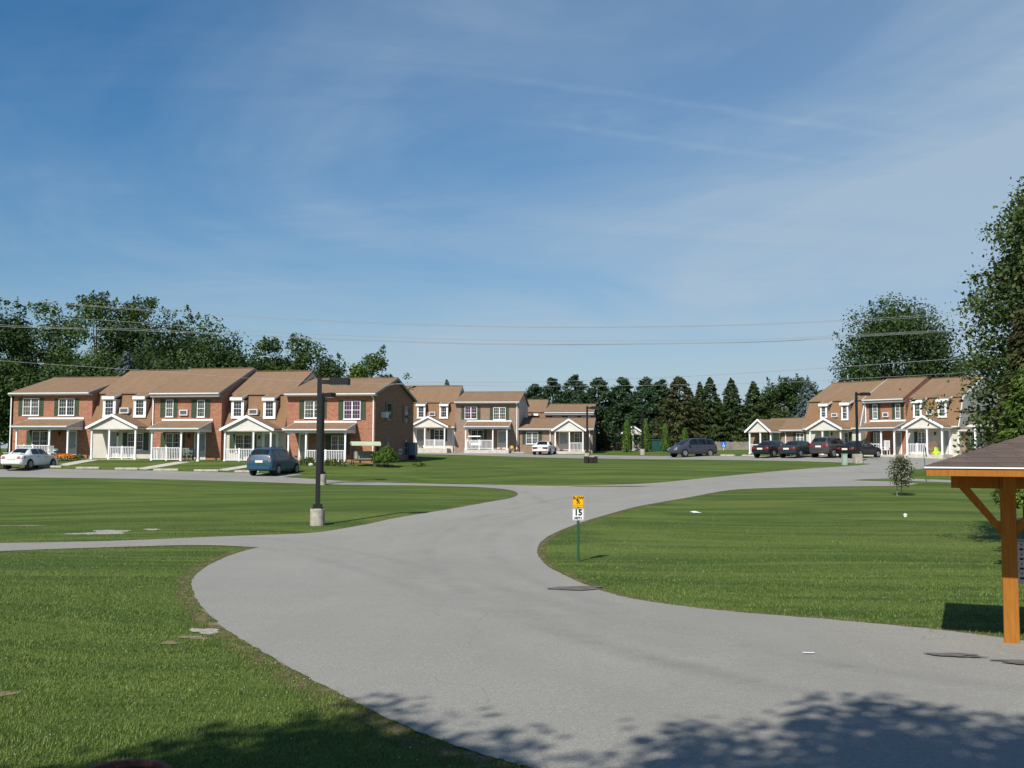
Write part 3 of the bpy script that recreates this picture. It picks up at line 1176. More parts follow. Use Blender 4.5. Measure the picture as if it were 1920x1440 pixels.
    def gable_porch(s, apex, left, right, base_y, posts, rails=(), rail_y=840, p=PO, back=None, side=True, slab=True):
        v = -p - .05
        ax, az = s.h(*apex, v)
        lx, lz = s.h(*left, v)
        rx, rz = s.h(*right, v)
        _, bz = s.h(apex[0], base_y, v)
        az = max(az, bz + .6)
        if abs((ax - lx) - (rx - ax)) > .15:
            ax = (lx + rx) / 2
        ez = (lz + rz) / 2
        ov = .18
        sl = (az - ez) / (ax - lx)
        yb = back if back is not None else .9
        mb = MB()
        mb.slab((lx, v - ov, ez), (lx, yb, ez), (ax, yb, az), (ax, v - ov, az), .07)
        mb.slab((ax + .001, v - ov, az), (ax + .001, yb, az), (rx, yb, ez), (rx, v - ov, ez), .07)
        pr = s.b(mb, 'porch_roof', M['shingle'])
        mb = MB().prism([(lx + .25, bz), (rx - .25, bz), (rx - .12, ez - .05), (ax, az - .09), (lx + .12, ez - .05)], v, v + .06, axis='y')
        s.b(mb, 'pediment', M['pediment'], pr)
        mb = MB()
        t = .20
        for x_, sg in ((lx, 1), (rx, -1)):
            q = [(x_ - sg * .02, ez - .02), (ax, az + .012), (ax, az - t), (x_ + sg * (.10), ez - t + .03), (x_ - sg * .02, ez - t + .03)]
            a = v - ov - (.042 if sg > 0 else .038)
            mb.prism(q, a, v - ov - .002, axis='y')
            a, b_ = sorted((x_ - sg * .02, x_ + sg * .03))
            mb.box(a, b_, v - ov, -.1, ez - t + .031, ez - .071)
        s.b(mb, 'rake_board', M['white'], pr)
        zl = bz - .01
        mb = MB().box(lx + .2, rx - .2, v - .02, v + .2, zl - .10, zl + .009)
        mb.box(lx + .2, lx + .34, v + .21, -.02, zl - .09, zl + .1).box(rx - .34, rx - .2, v + .21, -.02, zl - .09, zl + .1)
        mb.box(lx + .35, rx - .35, v + .21, -.02, zl + .0, zl + .03)
        s.b(mb, 'beam', M['siding'], pr)
        if slab:
            s.slab_(lx + .12, rx - .12, p)
        s.posts(posts, zl - .10, v + .14)
        for a, b_ in rails:
            s.railing(a, b_, v + .14, rail_y)
        return lx, rx

    def downspout(s, px, y0, y1, v=-.06, kick=-.5):
        x, z0 = s.h(px, y0, v)
        _, z1 = s.h(px, y1, v)
        z1 = max(z1, .05)
        r = .04
        mb = MB().box(x - r, x + r, v - r, v + r, z1, z0 - .25)
        mb.tube([(x, v, z0 - .22), (x, v - .12, z0 - .15), (x, kick, z0 + .02)], .05, 4)
        mb.box(x - r, x + r, v - .3, v - r - .002, z1 - .03, z1 + .05)
        s.b(mb, 'downspout', M['white'])


def s_mid(u):
    c = u.row.w(u.u0 + u.W / 2, u.v0, EYE)
    d = CAMM.transposed() @ (c - Vector((0, 0, EYE)))
    return 960 + F * d.x / -d.z


# ---- left row
LR = Row(703, 78, R(-10))
LD = 11.0
u = Unit(LR, 24, 172, 859.5, 'red brick end townhouse at the far left with the white sedan parked in front', D=LD, group='townhouses of the brick row')
u.brick_shell(736, 708, ov=(.12, 0))
u.window((44, 746.7, 73, 779), 'double', 'pane_curtain', sh=(8, 7.5))
u.window((111, 747.5, 139.5, 779), 'double', sh=(8, 7.5))
u.window((61, 808, 89, 846), 'double', sh=(10, 3))
u.door((130, 809, 142, 859))
u.shed_porch((50, 154, 786), (24, 129, 798.5), (31, 92.5, 127), (31, 92.5), 834.5)
u.wall_lamp(113, 813)
u.downspout(22, 740, 856, v=-.07)
L1 = u
u = Unit(LR, 172, 285.5, 861, 'cream sided townhouse with shingled mansard left of the middle brick townhouse', D=LD, wall='siding', group='townhouses of the brick row')
u.mansard_shell(736.5, 801, 695)
u.dormer((194, 749, 216.5, 783), (192, 743.5, 214, 748.5))
u.dormer((251.5, 749, 273.5, 783), (249.5, 743.5, 271, 748.5))
u.ac((226, 764.5, 242.5, 775), v=.0 + u.vz(2.6 + .9) - .05)
u.window((240, 812, 268.5, 843.5), 'double', sh=(9, 9))
u.door((206, 810, 218.5, 859), trim=.1)
u.gable_porch((212, 776), (163, 799.5), (260, 800.5), 802.5, (172, 205, 254), ((205, 254),), 837.5)
u.wall_lamp(222.5, 814)
u = Unit(LR, 285.5, 415, 864.5, 'red brick townhouse in the middle of the brick row with two single upper windows', D=LD + .8, v0=-.6, group='townhouses of the brick row')
u.brick_shell(736.5, 691.5, deep=True)
u.window((311.7, 749.5, 325, 781.5), 'single', 'pane_curtain', sh=(9.7, 7))
u.window((370.5, 750, 384, 782), 'single', 'pane_curtain', sh=(10.3, 9))
u.ac((338, 768.5, 353, 779))
u.window((311.7, 812.5, 337, 847), 'double', sh=(9.5, 8))
u.door((367, 813, 384, 864))
u.shed_porch((302, 396, 789), (279, 376, 802.5), (285, 340, 372), (285, 340), 839)
u.wall_lamp(355, 817)
u.downspout(288, 741, 800, v=-.07)
u = Unit(LR, 415, 537, 866, 'cream sided townhouse with shingled mansard behind the blue minivan', D=LD, wall='siding', group='townhouses of the brick row')
u.mansard_shell(738.5, 803, 696.5)
u.dormer((434.5, 751, 457, 785), (432, 745.5, 453.5, 750.5))
u.dormer((494.5, 751.5, 516.5, 785.5), (492, 746, 514, 751))
u.ac((467.5, 767, 484, 777.5), v=u.vz(3.5) - .05)
u.window((441.7, 815, 472, 848), 'double', sh=(10.5, 8))
u.door((497, 814, 517, 865), trim=.14)
u.gable_porch((464, 778.5), (413.5, 803), (515, 804.5), 806, (422, 475.5, 508), ((422, 475.5), (475.5, 508)), 841.5)
u.wall_lamp(487, 820)
u = Unit(LR, 537, 703, 868.5, 'red brick end townhouse nearest the lamp posts with a dark shaded gable wall', D=LD, group='townhouses of the brick row')
u.brick_shell(737.5, 709.5, ov=(0, .18))
u.window((571.7, 751.7, 606, 784), 'double', 'pane_curtain', sh=(10, 6))
u.window((645, 751.7, 676, 786), 'double', 'pane_purple', sh=(10, 9.5))
u.window((621.7, 816.7, 647, 851), 'double', sh=(10.5, 8))
u.door((563.5, 815, 575, 866), trim=.04)
u.shed_porch((552, 668, 792.5), (531, 651, 804.5), (541, 574, 647.5), (574, 647.5), 844, side=False)
u.downspout(700.5, 742, 863, v=-.07)
# gable end details, placed on the end wall
W = u.W


def end_window(u, x0, y0, x1, y1, sh=True, pane='pane'):
    a, za = u.row.hit_side(x0, y0, u.u0 + u.W)
    b_, zb = u.row.hit_side(x1, y1, u.u0 + u.W)
    zb, za = zb - u.z0, za - u.z0
    X = u.W
    mb = MB()
    c = .07
    mb.box(X + .002, X + .05, a, a + c, zb, za).box(X + .002, X + .05, b_ - c, b_, zb, za)
    mb.box(X + .002, X + .049, a + c, b_ - c, za - c, za).box(X + .002, X + .049, a + c, b_ - c, zb, zb + c)
    mb.box(X + .002, X + .04, a + c, b_ - c, (za + zb) / 2 - .03, (za + zb) / 2 + .03)
    w = u.b(mb, 'window', M['grey_trim'])
    mb = MB().box(X + .004, X + .02, a + .03, b_ - .03, zb + .03, za - .03)
    u.b(mb, 'pane', M[pane], w)
    if sh:
        for p, q_ in ((a - .45, a - .02), (b_ + .02, b_ + .45)):
            u.b(MB().box(X + .002, X + .04, p, q_, zb - .03, za + .03), 'shutter', M['shutter'])


v_at = lambda px, py: LR.hit_side(px, py, u.u0 + u.W)[0] - u.v0
end_window(u, 725.5, 755, 733.5, 789)
end_window(u, 758, 761, 765.5, 793)
end_window(u, 724, 820.5, 731, 838, sh=False)
end_window(u, 757.5, 824, 764, 855, sh=False)
a, za = LR.hit_side(714, 774, u.u0 + W)
b_, zb = LR.hit_side(723.5, 784, u.u0 + W)
u.b(MB().bevbox(W + .002, W + .45, a, a + .7, zb - u.z0, zb - u.z0 + .45, .02), 'air_conditioner', M['gutter'])
a, za = LR.hit_side(747, 842, u.u0 + W)
b_, zb = LR.hit_side(753, 852, u.u0 + W)
vent = u.b(MB().box(W + .002, W + .04, a, b_, zb - u.z0, za - u.z0), 'vent', M['gutter'])
u.b(MB().box(W + .041, W + .05, a + .08, b_ - .08, zb - u.z0 + .08, za - u.z0 - .08), 'grille', M['grey_trim'], vent)
L5 = u

# ---- middle row
MR = Row(972.5, 111, R(-7))
u = Unit(MR, 732, 853, 840.5, 'cream sided townhouse with mansard partly hidden by the brick gable', D=9.5, wall='siding', group='townhouses of the middle row')
u.mansard_shell(753.5, 800.5, 723.5, ends=(0, 1))
u.dormer((782, 762, 797.5, 785), (780, 757.8, 797, 761.3))
u.dormer((824, 762, 840, 785), (824, 757.8, 840, 761.3))
u.ac((805, 772.5, 816.5, 780), v=u.vz(3.6) - .05)
u.window((814.5, 805.7, 833, 827), 'double', sh=(7, 5))
u.door((781.7, 805, 794, 839), trim=.06)
u.gable_porch((803, 780), (766, 798.5), (840.5, 799), 799.5, (774, 796.5, 833.5), ((796.5, 833.5),), 824.5)
u.downspout(849.5, 800, 838, v=-.1, kick=-.4)
u.wall_lamp(803, 806)
u = Unit(MR, 853, 972.5, 843, 'tan brick two storey townhouse with a yellow pot beside its porch', D=9.5, wall='tan_brick', group='townhouses of the middle row')
u.brick_shell(753, 734.5, ov=(0, .12))
u.window((871.5, 762.6, 894.5, 785.5), 'double', 'pane_purple', sh=(6.5, 6))
u.window((925, 763.7, 948, 787), 'double', 'pane_curtain', sh=(6.5, 6))
u.window((884, 806, 906.5, 829), 'double', sh=(0, 6))
u.door((934, 808.5, 948.5, 842))
u.shed_porch((875, 958, 790.5), (870.5, 955, 799), (873, 924, 950.5), (873, 924), 825)
u.downspout(969.3, 757, 842, v=-.08)
X = u.W
u.b(MB().prism([(.01, 2.2), (.01, u.ze - .05), (u.D / 2, u.zr - .2), (u.D - .01, u.ze - .05), (u.D - .01, 2.2)], X - .004, X + .015), 'end_wall', M['grey_siding'])
M2 = u
u = Unit(MR, 972.5, 1111, 846, 'tan brick single storey house with a white gabled porch beside the white car', 'bungalow', v0=.3, D=9.0, wall='tan_brick', cat='bungalow', group='bungalows of the middle row')
u.brick_shell(803.5, 783.5, ov=(0, .15))
u.window((986.5, 810, 1009, 832.5), 'double', 'pane_curtain', sh=(7, 7))
u.window((1076.7, 811.7, 1087, 830), 'single')
u.door((1049, 810.5, 1064.5, 844))
u.gable_porch((1066.5, 785), (1034, 805.5), (1099, 805.5), 807, (1041, 1067.6, 1093), ((1067.6, 1093),), 830, back=2.6)
u.downspout(1031.5, 807, 844, v=-.08)
u.downspout(1105.5, 807, 846, v=-.08)
u.wall_lamp(1070, 813.5)
# rear block, back to back with the front one
BR = Row(972.5, 121.5, R(-7))
u = Unit(BR, 960, 1021.5, 846, 'rear townhouse with mansard roof showing above the tan brick bungalow', D=9.5, wall='siding', group='rear townhouses of the middle row', porch_ref=False)
u.mansard_shell(772, 812, 749, ends=(0, 1))
x0, x1, z0, z1 = u.rect((996, 775.5, 1009.5, 779.5), .4)
u.b(MB().box(x0, x1, .2, .7, z0, z1), 'roof_vent', M['white'])
u = Unit(BR, 1021.5, 1111.5, 846, 'rear two storey brick townhouse peeping over the tan brick bungalow', D=9.5, wall='tan_brick', group='rear townhouses of the middle row', porch_ref=False)
u.brick_shell(773, 757.5, ov=(0, .15), deep=True)
for a_ in (1036, 1065, 1090):
    u.window((a_, 780.5, a_ + 17, 801), 'double', sh=(5, 5))
QR = Row(1118, 134, R(-5))
u = Unit(QR, 1117, 1215, 843.8, 'tan brick single storey house behind the arborvitae shrubs', 'bungalow', D=9.0, wall='tan_brick', cat='bungalow', group='bungalows of the middle row')
u.brick_shell(811, 794.5, ov=(.1, .1))
u.window((1121, 816, 1139.5, 833.6), 'double', 'pane_curtain', sh=(0, 5))
u.window((1189, 817.5, 1197, 831), 'single')
u.gable_porch((1187, 797.6), (1164.5, 811.5), (1209.5, 812), 814, (1169, 1186.5, 1204), ((1186.5, 1204),), 830, back=2.4)
u.door((1173, 815, 1181, 842))
u.downspout(1156, 814, 842, v=-.08)

# ---- right row
p_ = at(1508, 848, 97)
RR = Row(1508, 97, R(-45))
RD = 11.5
u = Unit(RR, 1407, 1509, 851.5, 'single storey tan brick house with gabled porch at the left end of the right row', 'bungalow', D=8.5, wall='tan_brick', cat='bungalow', group='bungalows of the right row')
u.brick_shell(806, 784.5, ov=(.1, 0))
u.window((1493, 812, 1512 - 4, 829.5), 'double', 'pane_curtain', sh=(6, 4))
u.window((1431, 814, 1439, 829), 'single')
u.door((1450, 811, 1462, 851))
u.gable_porch((1424, 785.5), (1398, 808), (1447, 807.5), 808.5, (1406, 1426, 1445.5), ((1406, 1426),), 833, back=3.0)
u.downspout(1473, 808, 850, v=-.08)
u = Unit(RR, 1509, 1614, 852.5, 'cream sided townhouse with mansard behind the dark parked cars', D=RD, wall='siding', group='townhouses of the right row')
u.mansard_shell(751, 803, 718, ends=(1, 2))
u.dormer((1538, 761.7, 1551, 784.5), (1535, 757.5, 1551.5, 761.3))
u.dormer((1577.6, 760, 1591, 788), (1574.5, 755.5, 1591.5, 759.5))
u.ac((1560, 775, 1571, 782), v=u.vz(3.5) - .05)
u.window((1582.7, 811, 1591.5, 831), 'single', sh=(0, 7))
u.door((1546, 807, 1556, 851), trim=.08)
u.gable_porch((1545.5, 783), (1512, 803.5), (1580, 802), 805, (1519.6, 1542.6, 1576.7), ((1542.6, 1576.7),), 832)
u.wall_lamp(1560, 814)
R2 = u
u = Unit(RR, 1622, 1699, 852.5, 'red brick townhouse in the right row with two narrow shuttered upper windows', v0=.9, D=RD - 1.8, wall='brick', group='townhouses of the right row')
u.brick_shell(748, 710.5, deep=True, rakes=('white', None))
u.window((1636.3, 758.5, 1646, 785.3), 'single', 'pane_curtain', sh=(7, 5.5))
u.window((1678.7, 757.6, 1688.6, 784.7), 'single', 'pane_curtain', sh=(6.7, 6.4))
u.ac((1655.6, 773.5, 1667, 782))
u.window((1638, 811, 1649.5, 832), 'double', sh=(6, 6))
u.door((1680, 811, 1690.5, 852))
u.shed_porch((1629, 1693, 791), (1610, 1683, 802), (1613, 1652.5, 1677), (1613, 1652.5), 832, p=2.4)
u.downspout(1623, 755, 793, v=-.08)
u = Unit(RR, 1699, 1799, 852.5, 'cream sided townhouse with mansard beside the dark leaning branches of the near tree', D=RD, wall='siding', group='townhouses of the right row')
u.mansard_shell(744, 799.5, 709.5, ends=(0, 2))
u.dormer((1712, 755.5, 1728.5, 783.5), (1708, 751, 1729, 755))
u.dormer((1758, 753, 1775.5, 783), (1755, 748.5, 1777, 752.5))
u.ac((1738, 769.5, 1750, 777.5), v=u.vz(3.5) - .05)
u.window((1721, 810, 1735.5, 832), 'double', sh=(7, 3))
u.door((1770.5, 808, 1780.6, 852), trim=.08)
u.gable_porch((1730.5, 778), (1692, 800.5), (1770, 798.5), 801, (1701, 1738.6, 1766.7), ((1701, 1738.6),), 832)
u.wall_lamp(1754, 813)
u.downspout(1797, 800, 851, v=-.1, kick=-.4)
u = Unit(RR, 1801, 1880, 854, 'single storey tan brick house mostly hidden behind the near trees', 'bungalow', v0=.4, D=8.5, wall='tan_brick', cat='bungalow', group='bungalows of the right row')
u.brick_shell(805, 783, ov=(0, .1))
u.window((1819, 812, 1844, 838.5), 'double', 'pane_curtain', sh=(7, 0))
u.posts((1829,), 2.35, -PO + .1)
u.b(MB().box(u.h(1812, 805, -PO)[0], u.W - .2, -PO - .1, -.01, 2.36, 2.55), 'porch_roof', M['gutter'])
u.slab_(u.h(1812, 805, -PO)[0], u.W - .2)
# ------------------------------------------------------------------ vehicles
def cr(a, t):
    """1-D Catmull-Rom through rows of a at parameter t"""
    i = min(int(t), len(a) - 2)
    f = t - i
    p = [a[max(i - 1, 0)], a[i], a[i + 1], a[min(i + 2, len(a) - 1)]]
    return .5 * (2 * p[1] + (p[2] - p[0]) * f + (2 * p[0] - 5 * p[1] + 4 * p[2] - p[3]) * f * f + (3 * p[1] - p[0] - 3 * p[2] + p[3]) * f ** 3)


# stations along x (rear = 0): x, underside z, belt z, top z, belt half width, top half width
SEDAN = [(0, .40, .74, .80, .70, .56), (.06, .32, .86, .93, .78, .60), (.22, .28, .92, .99, .84, .64), (.72, .22, .95, 1.02, .87, .66),
         (1.05, .22, .95, 1.23, .88, .60), (1.38, .22, .94, 1.36, .88, .58), (1.9, .22, .93, 1.42, .88, .58), (2.5, .22, .92, 1.415, .88, .58),
         (2.85, .22, .92, 1.36, .88, .58), (3.25, .22, .91, 1.14, .875, .62), (3.58, .22, .90, .96, .87, .66), (4.05, .22, .83, .88, .85, .62),
         (4.4, .26, .72, .77, .80, .56), (4.55, .32, .60, .65, .72, .5), (4.6, .40, .52, .56, .64, .45)]
VAN = [(0, .42, .80, .90, .74, .64), (.05, .34, .98, 1.06, .85, .70), (.14, .28, 1.04, 1.30, .90, .70), (.38, .24, 1.05, 1.62, .92, .66),
       (.75, .24, 1.05, 1.71, .93, .65), (1.6, .24, 1.03, 1.745, .93, .65), (2.5, .24, 1.02, 1.73, .93, .65), (3.05, .24, 1.01, 1.65, .92, .63),
       (3.55, .24, 1.00, 1.38, .91, .64), (4.05, .24, .97, 1.06, .89, .66), (4.5, .26, .85, .91, .84, .62), (4.8, .32, .70, .75, .76, .54),
       (4.92, .40, .55, .60, .68, .46)]
SUV = [(0, .46, .80, .92, .74, .64), (.04, .38, .98, 1.06, .86, .70), (.12, .32, 1.04, 1.30, .91, .68), (.40, .30, 1.05, 1.62, .92, .64),
       (.8, .30, 1.05, 1.70, .92, .63), (1.6, .30, 1.04, 1.73, .92, .63), (2.3, .30, 1.03, 1.71, .92, .63), (2.75, .30, 1.03, 1.63, .92, .62),
       (3.15, .30, 1.03, 1.34, .91, .64), (3.5, .30, 1.02, 1.10, .90, .68), (4.1, .30, .96, 1.02, .88, .66), (4.45, .34, .82, .87, .82, .58),
       (4.6, .44, .64, .70, .74, .5)]
BOXY = [(0, .42, .72, .78, .74, .62), (.04, .32, .84, .90, .82, .68), (.15, .28, .89, .94, .85, .68), (.85, .24, .91, .97, .87, .68),
        (1.1, .24, .91, 1.16, .87, .63), (1.35, .24, .91, 1.32, .87, .61), (1.9, .24, .90, 1.37, .87, .60), (2.4, .24, .90, 1.36, .87, .60),
        (2.7, .24, .89, 1.29, .87, .60), (3.05, .24, .88, 1.06, .87, .63), (3.3, .24, .87, .93, .86, .68), (3.9, .24, .82, .87, .85, .66),
        (4.5, .28, .74, .79, .82, .6), (4.62, .40, .62, .68, .78, .54)]


def car(kind, body_mat, label, cat, pos, az, scale=1.0, name='parked_car', rear_bar=None, glassx=None, lamps=None, spoiler=False, rim='rim', plate=True, roof_rack=False, text_marks=False):
    prof = {'sedan': SEDAN, 'van': VAN, 'suv': SUV, 'boxy': BOXY}[kind]
    A = np.array(prof)
    Ln = A[-1, 0]
    root = thing(name, label, cat, pos, math.pi / 2 - az, 'parked cars')
    root.scale = (scale, scale, scale)
    K = 4
    ts = np.linspace(0, len(A) - 1, (len(A) - 1) * K + 1)
    S = np.array([cr(A, t) for t in ts])
    zw = .55

    def section(r):
        x, zl, zb, zt, wb, wt = r
        zm = min(zl + .30, (zl + zb) / 2)
        h = zt - zb
        return [(0, zl), (wb * .9, zl), (wb * 1.0, zl + .07), (wb * 1.015, zm), (wb * 1.0, zb - .06), (wb * .975, zb), (wb * .975 + (wt - wb * .975) * .86, zb + h * .82), (wt * .86, zt - h * .0 - .004), (wt * .45, zt + .018), (0, zt + .024)]
    rows = [section(r) for r in S]
    n = len(rows[0])
    X0 = Ln / 2

    def P(i, k, sg=1):
        return (S[i, 0] - X0, sg * rows[i][k][0], rows[i][k][1])
    mb = MB()
    for sg in (1, -1):
        o = len(mb.v)
        for i in range(len(S)):
            mb.v += [P(i, k, sg) for k in range(n)]
        for i in range(len(S) - 1):
            for k in range(n - 1):
                a, b = o + i * n + k, o + (i + 1) * n + k
                mb.f.append((a, b, b + 1, a + 1) if sg < 0 else (a, a + 1, b + 1, b))
                mb.m.append(0)
        for i in (0, len(S) - 1):
            mb.f.append(tuple(o + i * n + k for k in range(n)))
            mb.m.append(0)
    body = mb.build('body', body_mat, root)
    bm = bmesh.new()
    bm.from_mesh(body.data)
    bmesh.ops.remove_doubles(bm, verts=bm.verts, dist=.0005)
    bmesh.ops.recalc_face_normals(bm, faces=bm.faces)
    bm.to_mesh(body.data)
    bm.free()
    body.data.polygons.foreach_set('use_smooth', [True] * len(body.data.polygons))

    def surf(x, w):
        """point on the upper body at station x, w: 0 belt .. 1 roof edge .. 2 centre line"""
        i = np.searchsorted(S[:, 0], x) - 1
        i = int(np.clip(i, 0, len(S) - 2))
        f = (x - S[i, 0]) / max(1e-6, S[i + 1, 0] - S[i, 0])
        r = S[i] * (1 - f) + S[i + 1] * f
        q = section(r)
        seq = [q[5], q[6], q[7], q[8], q[9]]
        t = {True: w, False: w}[True] * 2
        k = int(np.clip(t, 0, 3))
        g = t - k
        return Vector((x - X0, seq[k][0] * (1 - g) + seq[min(k + 1, 4)][0] * g, seq[k][1] * (1 - g) + seq[min(k + 1, 4)][1] * g))

    def patch(name, x0, x1, w0, w1, nx, nw, mat, off=.012, sides=(1, -1), mirror=False, parent=root, shape=None):
        mbp = MB()
        for sg in sides:
            g = []
            for i in range(nx + 1):
                for j in range(nw + 1):
                    fx, fw = i / nx, j / nw
                    xa, xb, wa, wb = (x0, x1, w0, w1) if shape is None else shape(fx, fw)
                    x = xa + (xb - xa) * fx
                    w = wa + (wb - wa) * fw
                    p = surf(x, w)
                    e = .02
                    tx = surf(min(x + e, Ln), w) - surf(max(x - e, 0), w)
                    tw = surf(x, min(w + .02, 2)) - surf(x, max(w - .02, 0))
                    nrm = tx.cross(tw)
                    if nrm.length < 1e-9:
                        nrm = Vector((0, 1, 0))
                    nrm.normalize()
                    if nrm.z < 0 or (abs(nrm.z) < .1 and nrm.y < 0):
                        nrm = -nrm
                    p = p + nrm * off
                    g.append((p.x, sg * p.y, p.z))
            mbp.add(g, [(i * (nw + 1) + j, (i + 1) * (nw + 1) + j, (i + 1) * (nw + 1) + j + 1, i * (nw + 1) + j + 1) for i in range(nx) for j in range(nw)])
        return mbp.build(name, mat, parent, smooth=True)
    G_ = M['car_glass']
    if kind == 'sedan':
        patch('rear_window', .78, 1.34, 1.08, 2, 6, 5, G_)
        patch('windscreen', 2.90, 3.52, 1.06, 2, 6, 5, G_)
        for sg in (1, -1):
            patch('side_window', 1.22, 2.08, .10, .80, 8, 4, G_, sides=(sg,), shape=lambda fx, fw: (1.20 + .18 * fw, 2.08, .10, .80))
            patch('side_window', 2.14, 3.30, .10, .80, 8, 4, G_, sides=(sg,), shape=lambda fx, fw: (2.14, 3.34 - .48 * fw, .10, .80))
        wx = (.88, 3.72)
        wr = .315
    elif kind == 'boxy':
        patch('rear_window', .88, 1.32, 1.05, 2, 6, 5, G_)
        patch('windscreen', 2.74, 3.26, 1.06, 2, 6, 5, G_)
        for sg in (1, -1):
            patch('side_window', 1.2, 2.9, .10, .80, 8, 4, G_, sides=(sg,), shape=lambda fx, fw: (1.15 + .2 * fw, 3.05 - .35 * fw, .10, .80))
        wx = (.92, 3.6)
        wr = .30
    else:
        xe = {'van': (.13, .36, 3.08, 3.98), 'suv': (.12, .38, 2.78, 3.44)}[kind]
        patch('rear_window', xe[0], xe[1], 1.0, 2, 6, 6, G_)
        patch('windscreen', xe[2], xe[3], 1.06, 2, 6, 5, G_)
        fr = xe[2]
        for sg in (1, -1):
            if kind == 'van':
                cuts = [(.42, 1.30), (1.36, 2.30), (2.36, fr + .42)]
            else:
                cuts = [(.42, .95), (1.02, 1.85), (1.92, fr + .28)]
            for ci, (ca, cb) in enumerate(cuts):
                last = ci == 2
                patch('side_window', ca, cb, .10, .80, 6, 4, G_, sides=(sg,), shape=(lambda fx, fw, ca=ca, cb=cb, last=last: (ca, cb - (.5 * fw if last else 0), .10, .80)))
        wx = {'van': (.95, 3.95), 'suv': (.9, 3.65)}[kind]
        wr = {'van': .33, 'suv': .35}[kind]
    wb = .885 if kind in ('sedan', 'boxy') else .925
    for x in wx:
        for sg in (1, -1):
            # wheel arch shadow gap, tyre and rim
            def disc(mbx, prof_):
                o = len(mbx.v)
                m = 20
                for r_, y in prof_:
                    for k in range(m):
                        t = 2 * math.pi * k / m
                        mbx.v.append((x - X0 + r_ * math.cos(t), sg * y, wr + r_ * math.sin(t)))
                for i in range(len(prof_) - 1):
                    for k in range(m):
                        a, b = o + i * m + k, o + i * m + (k + 1) % m
                        mbx.f.append((a, b, b + m, a + m))
                        mbx.m.append(0)
                for e in (0, len(prof_) - 1):
                    mbx.f.append(tuple(o + e * m + k for k in range(m)))
                    mbx.m.append(0)
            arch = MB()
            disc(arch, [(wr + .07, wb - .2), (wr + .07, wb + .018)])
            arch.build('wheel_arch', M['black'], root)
            ty = MB()
            disc(ty, [(wr - .02, wb - .15), (wr, wb - .12), (wr, wb + .01), (wr - .03, wb + .034), (wr - .10, wb + .034)])
            w = ty.build('wheel', M['tyre'], root)
            rm = MB()
            disc(rm, [(wr - .10, wb + .03), (wr - .11, wb + .045), (.09, wb + .028), (.05, wb + .05)])
            for k in range(5):
                t = 2 * math.pi * k / 5
                c, s_ = math.cos(t), math.sin(t)
                rr = wr - .12
                mbq = [(.05, -.025), (rr, -.04), (rr, .04), (.05, .025)]
                pts = [(x - X0 + a_ * c - b_ * s_, sg * (wb + .055), wr + a_ * s_ + b_ * c) for a_, b_ in mbq]
                rm.add(pts, [(0, 1, 2, 3)])
            rm.build('rim', M[rim], w)
    # bumper strips, lamps, plate, mirrors
    zb0 = {'sedan': .80, 'boxy': .74, 'van': .86, 'suv': .90}[kind]
    lw = .60
    zl = {'sedan': (.70, .86), 'boxy': (.62, .76), 'van': (.84, 1.10), 'suv': (.90, 1.06)}[kind]

    def rear_x(z, y):
        for i in range(len(S)):
            q = rows[i]
            ws = [(p[1], p[0]) for p in q[1:8]]
            zs_ = [p[0] for p in ws]
            if z <= max(zs_) and z >= min(zs_):
                wmax = np.interp(z, *zip(*sorted(ws)))
                if wmax >= y:
                    return S[i, 0]
        return .2
    for sg in (1, -1):
        ya, yb = (.42, .80) if kind in ('sedan', 'boxy') else (.66, .86)
        if kind == 'suv':
            ya, yb = .40, .86
        mbl = MB()
        g = []
        for i in range(5):
            y = ya + (yb - ya) * i / 4
            for z in zl:
                g.append((min(rear_x(z, y), .35) - X0 - .02, sg * y, z))
        mbl.add(g, [(2 * i, 2 * i + 2, 2 * i + 3, 2 * i + 1) for i in range(4)])
        e = [g[8], g[9], (g[9][0] + .22, sg * (yb + .07), zl[1] - .01), (g[8][0] + .2, sg * (yb + .08), zl[0] + .02)]
        mbl.add(e, [(0, 1, 2, 3)])
        mbl.build('tail_lamp', M['red_lamp'], root)
        # headlamp wrapped round the front corner
        fz = {'sedan': (.56, .70), 'boxy': (.60, .72), 'van': (.66, .82), 'suv': (.72, .88)}[kind]
        mbh = MB()
        g = []

        def front_x(z, y):
            for i in range(len(S) - 1, 0, -1):
                q = rows[i]
                ws = sorted([(p[1], p[0]) for p in q[1:8]])
                if ws[0][0] <= z <= ws[-1][0] and np.interp(z, *zip(*ws)) >= y:
                    return S[i, 0]
            return Ln - .3
        for i in range(5):
            y = .40 + .40 * i / 4
            for z in fz:
                g.append((max(front_x(z, y), Ln - .75) - X0 + .03, sg * y, z))
        mbh.add(g, [(2 * i, 2 * i + 2, 2 * i + 3, 2 * i + 1) for i in range(4)])
        mbh.build('headlamp', M['clear_lamp'], root)
        mx = {'sedan': 3.12, 'boxy': 2.9, 'van': 3.55, 'suv': 3.1}[kind]
        mz = {'sedan': .98, 'boxy': .95, 'van': 1.10, 'suv': 1.12}[kind]
        MB().bevbox(mx - X0 - .06, mx - X0 + .06, sg * (wb + .10) - .09, sg * (wb + .10) + .09, mz - .01, mz + .13, .02).build('mirror', body_mat, root)
    MB().box(-.02 - 0, 0, -.26, .26, zl[0] - .06, zl[0] + .09).build('number_plate', M['plate'], root, loc=(-X0 + max(.0, rear_x(zl[0], .2)) - .012, 0, .0))
    for x0, x1, w in ((-.05, .10, .76 if kind == 'suv' or kind == 'van' else .72), (Ln - .12, Ln + .04, .62)):
        MB().bevbox(x0 - X0, x1 - X0, -w, w, .36, .54, .045).build('bumper', M[rear_bar] if rear_bar else body_mat, root)
